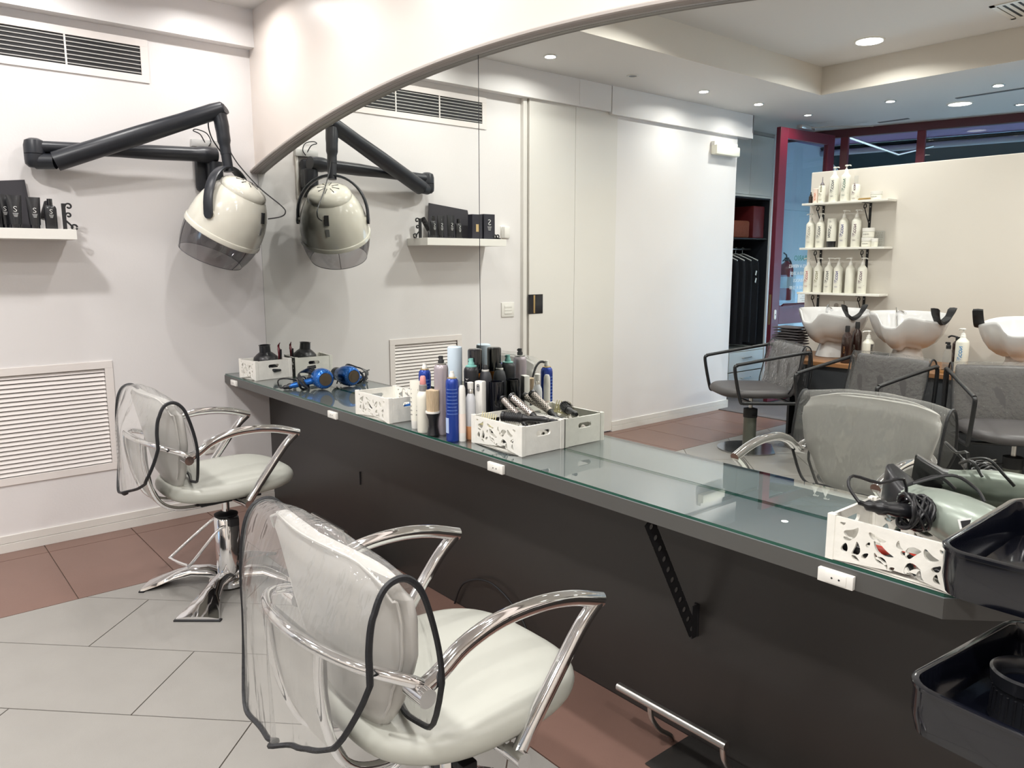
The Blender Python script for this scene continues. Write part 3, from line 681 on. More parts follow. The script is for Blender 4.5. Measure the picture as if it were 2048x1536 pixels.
b = B(); b.lathe([(r*.45, .18), (r*.5, .183), (r*.42, .208), (r*.3, .212)], n=20); b.build('cap', mat('pink cap', rgb(226, 152, 150), .4), t)
t = thing('neck_brush', 'neck duster with black handle and long pale bristles', 'brush', (2.088, -.231, H))
b = B(); b.lathe([(.019, 0), (.0235, .002), (.021, .012), (.0165, .035), (.0175, .06), (.024, .078), (.0265, .084), (.0265, .09)], n=28); b.build('handle', black_p, t)
b = B(); b.lathe([(.0268, .0835), (.0272, .087), (.0268, .0905)], n=28); b.build('rim', white_p, t)
bm_ = mat('pale bristles', rgb(222, 200, 168), .8, bump=.6, bscale=60, stretch=(8, 8, .6), vary=.25, vscale=60)
rings = []
for f in range(7):
    k = f/6; rings.append([V(((.023+.002*k)*(1+(.05 if i % 2 else -.05))*cos(2*pi*i/56), (.021+.001*k)*(1+(.05 if i % 2 else -.05))*sin(2*pi*i/56), .088+.082*k-(.004*abs(sin(i*1.7)) if f == 6 else 0))) for i in range(56)])
b = B(); b.ring_loft(rings); b.build('bristles', bm_, t, smooth=20)

# hair brushes in the crate (and combs)
def round_brush(label, p0, p1, p2, r, m_b, bristle=False):
    """p0 far end of barrel, p1 barrel/handle joint, p2 handle end"""
    t = thing('round_brush', label, 'hair brush', (0, 0, 0)); p0, p1, p2 = V(p0), V(p1), V(p2); ax = (p1-p0).normalized(); L = (p1-p0).length
    b = B(); b.lathe([(r*.6, 0), (r*.95, .004), (r*.95, .014)], p0, 20, ax); b.build('end_cap', black_p, t)
    b = B(); b.lathe([(r*.8, .012), (r*.8, L)], p0, 20, ax); b.build('barrel', m_b, t)
    q = V((0, 0, 1)).rotation_difference(ax); b = B(); rr = r*(1.25 if bristle else .82)
    rows = 16 if bristle else 13
    for i in range(rows):
        for k in range(12 if bristle else 9):
            a = 2*pi*(k+.5*(i % 2))/(12 if bristle else 9); d = q @ V((cos(a), sin(a), 0)); c = p0+ax*(.016+(L-.02)*i/rows)
            if bristle: b.tube([c+d*r*.7, c+d*rr+ax*.001], .0005, n=3, capped=False)
            else:
                e1 = q @ V((-sin(a), cos(a), 0)); v = [b.bm.verts.new(c+d*rr+e1*x_*r*.17+ax*y_*.003) for x_, y_ in ((-1, 0), (0, -1), (1, 0), (0, 1))]; b.bm.faces.new(v)
    o = b.build('bristles', black_m, t, smooth=0, kind='stuff')
    b = B(); hd = (p2-p1); b.tube([p1-ax*.002, p1+hd*.2, p1+hd*.7, p2], [r*.7, r*.5, r*.55, r*.35], n=12, smooth=3); b.build('handle', black_p, t)
    return t
alu = mat('perforated barrel', rgb(190, 180, 172), .35, .7)
z0 = H
round_brush('longer thermal round brush with a metal barrel leaning out of the crate', (2.315, -.049, z0+.158), (2.425, -.042, z0+.104), (2.505, -.038, z0+.06), .0165, alu)
round_brush('shorter thermal round brush with a metal barrel leaning left in the crate', (2.269, -.050, z0+.141), (2.385, -.072, z0+.100), (2.47, -.088, z0+.05), .0155, alu)
round_brush('black bristled round brush lying near the front of the crate', (2.385, -.150, z0+.107), (2.452, -.108, z0+.104), (2.535, -.066, z0+.107), .019, black_m, True)
round_brush('black bristled round brush lying by the mirror side of the crate', (2.34, -.026, z0+.075), (2.43, -.022, z0+.078), (2.53, -.022, z0+.095), .016, black_m, True)
def crate_filler(label, x, y, a, L=.085, z=H+.0075):  # added dark lumps that darken the crate insides behind the cut-outs
    t = thing('filler_clip', label, 'hair clip', (x, y, z), a)
    b = B(); b.tube([(-L/2, 0, .012), (-L/6, .004, .02), (L/4, .002, .018), (L/2, 0, .008)], [.008, .012, .010, .004], n=9, smooth=4); b.build('jaw', black_p, t)
    b = B(); b.tube([(-L/2, .012, .010), (0, .02, .03), (L/3, .018, .034)], [.005, .007, .004], n=8, smooth=4); b.build('lever', black_p, t)
for q_, (x, y, a) in (('front left in the crate of brushes', (2.31, -.168, .1)), ('front middle in the crate of brushes', (2.40, -.166, -.15)), ('front right in the crate of brushes', (2.49, -.163, .2)),
                 ('left in the crate beside the bottles', (1.59, -.225, .3)), ('right in the crate beside the bottles', (1.73, -.222, -.1)), ('front left below the green hair dryer', (3.67, -.228, .1)), ('front middle below the green hair dryer', (3.76, -.232, -.2)), ('front right below the green hair dryer', (3.85, -.228, .15))):
    crate_filler('black clip shape added to darken the carved cut-outs, '+q_, x, y, a)
def comb(label, p, u, v, n=8, w=.085, l=.045):
    t = thing('styling_comb', label, 'comb', (0, 0, 0)); p, u, v = V(p), V(u).normalized(), V(v).normalized(); m = mat('ivory comb', rgb(232, 224, 178), .4) if 'ivory comb' not in bpy.data.materials else bpy.data.materials['ivory comb']
    b = B(); b.tube([p, p+u*w], .005, n=8, flat=(1, .6)); b.build('spine', m, t)
    for k in range(n): q = p+u*(w*(k+.5)/n); b = B(); b.tube([q, q+v*l], [.0026, .0012], n=6, flat=(1, 1.2)); b.build('tooth', m, t)
comb('ivory wide-toothed comb at the front left of the brush crate', (2.300, -.178, z0+.070), (1, .02, 0), (.28, .02, 1), 7, .085, .048)
b = B(); b.tube([(1.70, -.12, z0+.03), (1.715, -.13, z0+.10), (1.735, -.135, z0+.118), (1.755, -.13, z0+.10), (1.765, -.12, z0+.03)], .0016, n=6, smooth=6)
tag(b.build('wire_clip', steel), 'thin wire loop sticking up in the crate left of the bottles', 'hair clip')
t = thing('hair_roller', 'blue plastic roller lying in the crate left of the bottles', 'hair roller', (1.785, -.12, z0+.05))
b = B(); b.lathe([(.016, -.04), (.017, -.035), (.017, .035), (.016, .04)], (0, 0, 0), 18, (0, 1, .1)); b.build('roller_body', blue_m, t)
t = thing('hair_roller', 'red plastic roller lying in the carved crate of the green dryer', 'hair roller', (3.735, -.19, z0+.024))
b = B(); b.lathe([(.013, -.045), (.013, .045)], (0, 0, 0), 18, (1, .1, 0)); b.build('roller_body', mat('red plastic', rgb(200, 60, 44), .4), t)

# ------------------------------------------------------------------ products on the wall shelf (x out of the wall)
zs = 1.5752
t = thing('display_card', 'large black sloping display card leaning on the wall over the shelf', 'card', (0, 0, 0))
b = B(); v = [(.035, -1.13, zs), (.035, -1.50, zs), (.02, -1.47, 1.775), (.02, -1.15, 1.81)]; b.ring_loft([[V(p) for p in v], [V(p)+V((.004, 0, .0)) for p in v]]); b.build('panel', mat('black card', rgb(44, 42, 48), .6), t, smooth=0)
def squig(parent, mtx, s):
    b = B(); pts = [V((s*.32, s*.38, 0)), V((0, s*.5, 0)), V((-s*.26, s*.3, 0)), V((0, 0, 0)), V((s*.26, -s*.3, 0)), V((0, -s*.5, 0)), V((-s*.32, -s*.38, 0))]
    b.tube([mtx @ p for p in pts], s*.06, n=5, smooth=4); b.build('emblem', ink_w, parent)
    for k in range(4):
        b = B(); c = mtx @ V((0, -s*(.85+.22*k), 0)); e = (mtx @ V((s*(.5-.07*k), 0, 0)))-(mtx @ V((0, 0, 0))); b.tube([c-e, c+e], s*.03, n=4); b.build('print_line', ink_w, parent, smooth=0)
FX = Matrix(((0, 0, 1, 0), (1, 0, 0, 0), (0, 1, 0, 0), (0, 0, 0, 1)))   # plane facing +x: right = +y, up = +z
def black_bottle(label, y, x, h, w, tubed, rz=0):
    t = thing('black_tube' if tubed else 'black_bottle', label, 'tube' if tubed else 'bottle', (x, y, zs), rz)
    if tubed:
        rings = []
        for f in (0, .15, .5, .85, 1): rings.append([V((max(.0012, .016*(1-f)**.6)*sin(2*pi*i/20), w/2*(.8+.2*f)*cos(2*pi*i/20), .018+(h-.018)*f)) for i in range(20)])
        b = B(); b.ring_loft(rings); b.build('body', black_p, t)
        b = B(); b.lathe([(w*.34, 0), (w*.36, .018)], n=18, sx=.8); b.build('cap', black_g, t)
    else:
        rings = [[V((.015*sin(2*pi*i/20)*k, w/2*cos(2*pi*i/20)*k2, z)) for i in range(20)] for k, k2, z in ((.9, .95, 0), (1, 1, .004), (1, 1, h*.68), (.8, .85, h*.76), (.5, .45, h*.79))]
        b = B(); b.ring_loft(rings); b.build('body', black_p, t)
        b = B(); b.lathe([(w*.22, h*.78), (w*.22, h)], n=16); b.build('cap', black_g, t)
    squig(t, Matrix.Translation((.0175, 0, h*.58)) @ FX, w*.36)
black_bottle('black flat tube with a white S emblem, furthest left on the front of the shelf', -1.222, .17, .150, .062, True)
black_bottle('black shiny tube with a looped emblem between two emblem bottles on the shelf', -1.145, .165, .145, .058, True)
black_bottle('black bottle with a white S emblem nearest the curled bracket on the shelf', -1.080, .175, .140, .052, False)
black_bottle('black bottle with a white S emblem beside the black boxes on the shelf', -1.30, .15, .130, .055, False)
black_bottle('black tube with a white S emblem next to the black boxes on the shelf', -1.255, .12, .155, .05, True)
def black_box(label, y, w, h, em):
    t = thing('product_box', label, 'box', (.135, y, zs)); b = B(); b.box((0, 0, h/2), (.05, w, h), bev=.0008); b.build('carton', mat('black carton', rgb(36, 36, 46), .5) if 'black carton' not in bpy.data.materials else bpy.data.materials['black carton'], t, smooth=0)
    if em: squig(t, Matrix.Translation((.0262, 0, h*.68)) @ FX, .035)
    else: b = B(); b.box((.0255, 0, h*.45), (.001, .022, .05)); b.build('gold_window', gold, t, smooth=0)
black_box('tall black box with a small gold window on the shelf', -1.45, .085, .165, False)
black_box('tall black box with a white emblem at the far end of the shelf', -1.555, .095, .17, True)
def scroll(parent, pts_r):
    b = B(); b.tube(pts_r, .0045, n=6, smooth=5); return b.build('scroll', black_m, parent)
t = thing('curled_bracket', 'black wrought iron curled bracket standing at the near end of the shelf', 'bracket', (.12, -1.015, zs))
b = B(); b.b2(-.006, .006, -.008, .008, 0, .125); b.build('upright', black_m, t, smooth=0)
for zc, rr in ((.112, .016), (.07, .013)): scroll(t, [V((0, .006+rr+rr*cos(a)*-1*(1-a/9), zc+rr*sin(a)*(1-a/9))) for a in [k*.6 for k in range(11)]])
scroll(t, [V((0, 0, .05)), V((0, .02, .03)), V((0, .035, .012))]); scroll(t, [V((0, .04+.012*cos(a), .014+.012*sin(a))) for a in [k*.6 for k in range(11)]])
t = thing('curled_bracket', 'small black wrought iron bracket lying at the far end of the shelf', 'bracket', (.14, -1.615, zs))
b = B(); b.b2(-.005, .06, -.006, .006, 0.0, .01); b.build('upright', black_m, t, smooth=0)
for dy in (-.012, .014): scroll(t, [V((.02, dy+.011*cos(a), .021+.011*sin(a))) for a in [k*.6 for k in range(11)]])
t = thing('glitter_brush', 'black sparkling round brush leaning on the wall above the shelf', 'hair brush', (0, 0, 0))
b = B(); b.lathe([(.012, 0), (.017, .004), (.017, .09), (.012, .095)], (.10, -1.10, 1.625), 18, V((-.35, .35, .9))); b.build('barrel', mat('sparkly black', rgb(40, 38, 40), .3, .5, bump=1, bscale=200), t)
b = B(); b.tube([(.10, -1.10, 1.628), (.11, -1.11, 1.577)], .007, n=10); b.build('handle', clear_p, t)

# ------------------------------------------------------------------ wall-mounted hood dryer
t = thing('hood_dryer', 'ivory salon hood dryer on a black jointed arm fixed to the left wall', 'hood dryer', (0, 0, 0))
ax = V((.420, .332, .845)).normalized(); c0 = V((.296, -.322, 1.578))
PR = [(.190, -.008), (.195, .0), (.194, .05), (.187, .10), (.173, .15), (.152, .195), (.130, .228)]
b = B(); b.lathe(PR+[(.120, .236), (.116, .24)], c0, 56, ax, cap=False); shell = b.build('shell', hood_w, t, smooth=30)
b = B(); b.lathe([(.120, .232), (.123, .240), (.118, .256), (.104, .272), (.075, .286), (.04, .294), (.001, .297)], c0, 48, ax, cap=False); capo = b.build('top_cap', hood_w, t, smooth=50)
q = V((0, 0, 1)).rotation_difference(ax)
for k in range(8):
    a = 2*pi*k/8; d = q @ V((cos(a), sin(a), 0)); b = B(); b.tube([c0+ax*.2960+d*.022, c0+ax*.2905+d*.062], .0022, n=5); b.build('slot', black_m, capo, smooth=0)
b = B(); b.lathe([(.194, -.012), (.200, -.008), (.201, .004), (.199, .014), (.193, .018)], c0, 56, ax, cap=False); b.build('rim', hood_w, t)
# smoked visor: a skirt, longest at the front, open underneath
vd = q.inverted() @ V((-.62, -.78, 0)); va = math.atan2(vd.y, vd.x)
def vis(u, v):
    a = 2*pi*u; k = .5+.5*cos(a-va); L = .125+.035*k; z = -.006-L*v; r = .194-.026*v*v-.006*v
    return c0+q @ V((r*cos(a), r*sin(a), z))
b = B(); b.grid(vis, 56, 8); b.build('visor', smoke, t)
b = B(); b.tube([vis(k/56, 1) for k in range(56)], .0018, n=6, closed=True); b.build('visor_edge', mat('visor edge', rgb(90, 88, 92), .3), t)
for u in (.1, .42, .75):
    b = B(); b.tube([vis(u+va/(2*pi), k/6) for k in range(7)], .0016, n=5); b.build('visor_seam', mat('visor seam', rgb(60, 60, 66), .3) if 'visor seam' not in bpy.data.materials else bpy.data.materials['visor seam'], t)
# yoke
nrm = V((.612, -.791, 0)); yc = V((.337, -.290, 1.690))
pts = [yc+nrm*.196*cos(a)+V((0, 0, 1))*(.218*sin(a)-.005) for a in [pi*k/24 for k in range(25)]]
pts = [pts[0]-V((0, 0, .03))]+pts+[pts[-1]-V((0, 0, .03))]
rings = []
for i, p in enumerate(pts):
    a = pts[max(i-1, 0)]; c = pts[min(i+1, len(pts)-1)]; tt = (c-a).normalized(); wv = nrm.cross(V((0, 0, 1))).normalized(); n2 = tt.cross(wv).normalized(); hw = .025
    rings.append([p+wv*hw*x_+n2*.0065*y_ for x_, y_ in ((-1, -.5), (-.8, -1), (.8, -1), (1, -.5), (1, .5), (.8, 1), (-.8, 1), (-1, .5))])
b = B(); b.ring_loft(rings)
for p in (pts[0], pts[-1]): b.cyl(p-nrm*.008, p+nrm*.008, .021, n=24)
yo = b.build('yoke', dryer_p, t)
for p, s_ in ((pts[0], 1), (pts[-1], -1)):
    b = B(); b.cyl(p-nrm*.03*s_, p-nrm*.006*s_, .030, .024, n=24); b.build('pivot', hood_w, yo)
stem0 = V((.342, -.290, 1.880)); elb = V((.318, -.312, 2.185))
b = B(); b.cyl(stem0, stem0+(elb-stem0)*.30, .025, n=20); b.cyl(stem0+(elb-stem0)*.285, stem0+(elb-stem0)*.30, .027, n=20); b.build('stem', dryer_p, t)
b = B(); b.tube([stem0+(elb-stem0)*.30, stem0+(elb-stem0)*.5, stem0+(elb-stem0)*.8, elb+V((-.01, -.008, .02))], [.027, .033, .035, .038], n=16, smooth=4); b.build('stem_sleeve', dryer_p, t)
lend = V((.115, -1.03, 1.895))
b = B(); b.tube([elb+V((.012, .02, .012)), elb+(lend-elb)*.04, elb+(lend-elb)*.5, lend], [.036, .043, .047, .048], n=20, smooth=2, flat=(1.05, .95)); b.build('upper_arm', dryer_p, t)
kn = V((.075, -1.105, 0))
b = B(); b.lathe([(.001, 1.862), (.03, 1.866), (.044, 1.880), (.046, 1.90), (.046, 1.9245)], kn, 24, cap=False); b.tube([kn+V((0, 0, 1.893)), lend], .040, n=16, flat=(1, .9)); b.build('lower_knuckle', dryer_p, t)
b = B(); b.lathe([(.046, 1.927), (.046, 1.965), (.040, 1.988), (.02, 1.998), (.001, 1.999)], kn, 24, cap=False); b.build('upper_knuckle', dryer_p, t)
p0 = V((.075, -1.10, 1.958)); p1 = V((.112, -.268, 1.988))
b = B(); b.tube([p0, p0+(p1-p0)*.1, p0+(p1-p0)*.75, p0+(p1-p0)*.93, p1], [.036, .036, .043, .050, .046], n=22, smooth=4, flat=(1.05, .85)); b.build('lower_arm', dryer_p, t)
b = B(); b.b2(.001, .055, -.355, -.250, 1.80, 2.02, bev=.02); b.cyl((.105, -.275, 1.86), (.105, -.275, 1.952), .04, n=22); b.b2(.03, .105, -.31, -.24, 1.85, 1.96, bev=.012); b.build('wall_mount', dryer_p, t)
b = B(); b.tube([stem0+(elb-stem0)*.33+V((.018, .016, 0)), V((.385, -.25, 1.91)), V((.455, -.18, 1.80)), V((.54, -.10, 1.705)), V((.553, -.088, 1.672)), V((.53, -.105, 1.652)), V((.478, -.15, 1.642))], .0032, n=8, smooth=7); b.build('cable', black_p, t)
b = B(); b.tube([elb+V((-.03, -.02, -.03)), elb+V((-.055, -.04, -.06)), elb+V((-.05, -.03, -.13)), stem0+(elb-stem0)*.33+V((-.022, -.018, 0))], .0035, n=7, smooth=6); b.build('cable_guide', black_p, t)
dd = (V((.469, -.186, 1.65))-c0); dd = (dd-ax*dd.dot(ax)).normalized()
ex = ax.cross(dd).normalized()
b = B(); b.prism([(-.012, -.028), (.012, -.028), (.012, .028), (-.012, .028)], .008, frame_m(c0+dd*.158+ax*.178, ex, (ax*.9-dd*.42), (dd*.9+ax*.42))); b.build('control_box', black_p, t, smooth=0)
b = B(); b.prism([(-.010, -.02), (.010, -.02), (.010, .02), (-.010, .02)], .003, frame_m(c0+dd*.183+ax*.115, ex, (ax*.97-dd*.2), (dd*.97+ax*.2))); b.build('rating_plate', mat('rating plate', rgb(140, 140, 138), .4), t, smooth=0)
t = thing('cable_box', 'white cable trunking and junction box behind the hood dryer mount', 'cable trunking', (0, -.235, 0))
b = B(); b.b2(.0, .016, -.008, .008, 1.79, 2.05, bev=.002); b.build('conduit', white_p, t)
b = B(); b.b2(0, .03, -.13, .012, 2.035, 2.075, bev=.003); b.build('junction_box', mat('pale grey box', rgb(196, 196, 194), .4), t)
b = B(); b.tube([(.028, -.06, 2.06), (.035, -.085, 2.10), (.035, -.12, 2.115), (.03, -.10, 2.125), (.03, -.05, 2.11), (.035, -.03, 2.07), (.04, -.045, 2.04)], .003, n=7, smooth=6); b.build('cable', black_p, t)

# ------------------------------------------------------------------ pale styling chairs
def superell(a, bb, n, e, c=(0, 0)):
    out = []
    for k in range(n):
        t_ = 2*pi*k/n; c_, s_ = cos(t_), sin(t_); out.append((c[0]+a*math.copysign(abs(c_)**(2/e), c_), c[1]+bb*math.copysign(abs(s_)**(2/e), s_)))
    return out
def pad(a, bb, z0, z1, e=3.2, cy=0, tilt=0, front=0, back=0):
    """cushion: superellipse plan, rounded edge, slightly domed top"""
    b = B(); rings = []; n = 56; h = z1-z0; r = h*.5
    for k in range(9):                                      # side profile
        an = -pi/2+pi*k/8; off = r*(cos(an))-r; z = (z0+z1)/2+(h/2-.004)*sin(an)
        rings.append([(x, y, z) for x, y in superell(a+off, bb+off, n, e)])
    for f in (.8, .5, .2): rings.append([(x*f/1, y*f/1, z1+.010*(1-f*f)-.002) for x, y in superell(a-r, bb-r, n, e)])
    out = []
    for ring in rings:
        rr = []
        for x, y, z in ring:
            k = y/bb; w = 1-front*max(0, k)**2-back*max(0, -k)**2
            rr.append(V((x*w, y+cy, z+tilt*y-.02*max(0, k-.5)**2*2)))
        out.append(rr)
    b.ring_loft(out); return b
def salon_chair(label, x, y, rz, feet=True):
    t = thing('styling_chair', label, 'chair', (x, y, 0), rz, )
    pad(.262, .268, .455, .532, 3.3, .006, .03, .12, .16).build('seat', cream_v, t)
    b = B(); b.b2(-.11, .11, -.14, .12, .412, .457, bev=.004); b.build('seat_plate', black_m, t)
    # backrest: wrapped shield shape
    def wz(z):
        P = [(.50, .10), (.56, .15), (.62, .19), (.68, .225), (.74, .25), (.80, .262), (.86, .262), (.90, .245), (.92, .22)]
        for (a, wa), (c, wc) in zip(P, P[1:]):
            if z <= c: k = (z-a)/(c-a); k = k*k*(3-2*k); return wa+(wc-wa)*max(0, k)
        return P[-1][1]
    def yb(z): return -.205-.085*((z-.5)/.4)
    n = 40; rings = []
    Zs = [.505, .53, .56, .60, .64, .68, .72, .76, .80, .84, .87, .89, .90]
    for z in Zs:
        w = wz(z); th = .029*(1 if .53 < z < .885 else .6); ring = []
        for k in range(n):
            a = 2*pi*k/n; c_, s_ = cos(a), sin(a); cx = math.copysign(abs(c_)**(.35), c_); sy = math.copysign(abs(s_)**.8, s_)
            xx = cx*w; ring.append(V((xx, yb(z)+.045*(xx/.26)**2-.012+sy*th*(1-.25*abs(cx)**6), z-(.028*(xx/.26)**4 if z > .85 else 0))))
        rings.append(ring)
    b = B(); b.ring_loft(rings); bk = b.build('backrest', silver_v, t, smooth=60)
    b = B()
    for sgn in (1,):
        pts = [V((wz(z)*.965*s_, yb(z)+.045*(wz(z)/.26)**2-.036, z-(.028 if z > .85 else 0))) for s_, zz in ((-1, Zs[2:]), ) for z in zz]+[V((wz(.9)*q*.9, yb(.9)+.045*(wz(.9)*q/.26)**2-.030, .905-.028*q**4)) for q in [-.8+.2*k for k in range(9)]]+[V((wz(z)*.965, yb(z)+.045*(wz(z)/.26)**2-.036, z-(.028 if z > .85 else 0))) for z in Zs[:1:-1]]
        b.tube(pts, .003, n=6, smooth=2)
    b.build('welt', silver_v, bk)
    # chrome ring round the back, arms, supports
    b = B(); b.tube([(-.262, -.215, .668), (-.255, -.25, .69), (-.20, -.315, .715), (-.10, -.355, .728), (0, -.366, .732), (.10, -.355, .728), (.20, -.315, .715), (.255, -.25, .69), (.262, -.215, .668)], .0115, n=14, smooth=5); b.build('back_rail', chrome, t)
    for s_ in (-1, 1):
        b = B()
        b.tube([(s_*.262, -.235, .664), (s_*.262, -.19, .683), (s_*.262, -.134, .718), (s_*.262, -.05, .742), (s_*.262, .05, .745), (s_*.262, .14, .732), (s_*.262, .232, .703)], .0172, n=16, smooth=5)
        b.build('armrest', chrome, t)
        b = B(); b.tube([(s_*.262, .225, .705), (s_*.262, .168, .655), (s_*.262, .083, .55), (s_*.262, .02, .47), (s_*.262, -.006, .435)], .0165, n=16, smooth=5)
        b.cyl((s_*.24, -.006, .440), (s_*.288, -.006, .440), .0165, n=16); b.build('arm_strut', chrome, t)
        b = B(); b.cyl((s_*.235, -.232, .664), (s_*.292, -.232, .664), .0178, n=16); b.build('arm_joint', chrome, t)
        b = B(); b.cyl((s_*.10, -.006, .425), (s_*.25, -.006, .435), .011, n=12); b.build('cross_bar', chrome, t)
        b = B(); b.tube([(s_*.118, -.352, .728), (s_*.112, -.352, .66), (s_*.10, -.335, .56), (s_*.09, -.30, .47), (s_*.085, -.24, .425), (s_*.08, -.15, .412), (s_*.07, -.03, .412)], .010, n=12, smooth=5); b.build('support_tube', chrome, t)
    def sp(u, v):
        zz = .725-.285*v; yy = [-.354, -.350, -.336, -.30][min(3, int(v*3))]; k = v*3-int(v*3) if v < 1 else 0
        Y = [-.354, -.350, -.336, -.292, -.292]; yy = Y[int(v*3)]*(1-k)+Y[int(v*3)+1]*k
        return V(((2*u-1)*(.116-.028*v), yy+.006, zz))
    b = B(); b.grid(sp, 4, 9); b.grid(lambda u, v: sp(u, v)+V((0, .012, 0)), 4, 9); b.build('back_support', silver_v, t)
    # clear cover with black binding
    pc = spline([V((0, y_, z_)) for y_, z_ in ((-.165, .545), (-.19, .64), (-.214, .74), (-.240, .84), (-.256, .905), (-.285, .926), (-.322, .915), (-.345, .86), (-.388, .75), (-.392, .65), (-.388, .55), (-.385, .44))], 6)
    pe = spline([V((0, y_, z_)) for y_, z_ in ((-.205, .545), (-.196, .64), (-.200, .74), (-.226, .845), (-.250, .885), (-.278, .898), (-.308, .885), (-.328, .84), (-.338, .75), (-.338, .65), (-.342, .55), (-.350, .44))], 6)
    m = len(pc)-1
    def cov(u, v):
        s_ = 2*u-1; e_ = max(0, abs(s_)-.60)/.40
        v0 = .13*e_**3; v1 = 1-.13*e_**3-(.05*max(0, s_)**2); vv = v0+(v1-v0)*v; f = vv*m; i = min(int(f), m-1)
        q = s_*s_; p = (pc[i].lerp(pc[i+1], f-i))*(1-q)+(pe[i].lerp(pe[i+1], f-i))*q
        back = max(0, vv-.62)/.38; fr = max(0, .35-vv)/.35
        fold = math.exp(-((s_+.28)/.15)**2)+1.25*math.exp(-((s_+.78)/.17)**2)
        wave = back*(.018*sin(s_*8+.6)*(1-q)+.010*sin(s_*17+1.3)*(1-q)-.055*fold)
        return V((.283*s_+.03*back*math.exp(-((s_+.3)/.25)**2), p.y-.002-.6*abs(wave)-.5*wave+.006*fr*sin(s_*9), p.z+.004*sin(s_*11)*(.3+fr)+.15*max(0, (vv-.62)/.38)*(s_*.5+.5)**1.2))
    b = B(); b.grid(cov, 44, 46); cv = b.build('clear_cover', sheet, t, smooth=180)
    edge = [cov(k/44, 0) for k in range(45)]+[cov(1, k/46) for k in range(1, 47)]+[cov(1-k/44, 1) for k in range(1, 45)]+[cov(0, 1-k/46) for k in range(1, 46)]
    b = B(); b.tube(edge, .0066, n=6, closed=True, flat=(1, .8)); b.build('cover_binding', piping, cv)
    # column, pump handle, base
    b = B(); b.lathe([(.052, .055), (.052, .31), (.046, .318), (.02, .32)], n=32); b.cyl((0, 0, .31), (0, 0, .41), .016, n=16); b.build('column', chrome, t)
    b = B(); b.lathe([(.025, .318), (.050, .322), (.05, .33), (.03, .338)], n=24); b.b2(.03, .085, -.014, .014, .30, .325, bev=.004); b.b2(.075, .10, -.02, .02, .295, .33, bev=.004); b.build('pump_head', black_m, t)
    b = B(); b.tube([(-.055, .0, .30), (-.075, -.04, .285), (-.135, -.19, .15), (-.125, -.205, .135), (-.02, -.175, .13), (0.0, -.16, .14), (.035, -.055, .27), (.045, -.02, .285)], .0065, n=10, smooth=4); b.build('foot_pump', chrome, t)
    b = B(); b.lathe([(.085, .012), (.088, .03), (.075, .045), (.06, .052), (.058, .062), (.05, .064)], n=32); b.build('base_hub', chrome, t)
    for k in range(4):
        a = -.72+pi/2*k; d = V((cos(a), sin(a), 0)); s2_ = V((-sin(a), cos(a), 0)); rings = []
        for f, w, z, h in ((.03, .050, .052, .02), (.09, .036, .070, .022), (.16, .034, .070, .020), (.23, .045, .054, .017), (.30, .068, .030, .014), (.36, .092, .010, .009)):
            rings.append([d*f+s2_*w*xq+V((0, 0, z+h*zq)) for xq, zq in ((-1, -.9), (-.95, .1), (-.5, .8), (0, 1), (.5, .8), (.95, .1), (1, -.9))])
        b = B(); b.ring_loft(rings); lg = b.build('leg', chrome, t, smooth=50)
        b = B(); b.prism([(-.094, -.012), (.094, -.012), (.094, .010), (-.094, .010)], .006, frame_m(d*.356, s2_, d, (0, 0, 1))); b.build('rubber_foot', black_m, lg)
    return t
salon_chair('pale grey salon chair under clear plastic nearest the left wall', 1.095, -.665, .02)
salon_chair('pale grey salon chair under clear plastic nearest the camera', 3.058, -.865, 0)

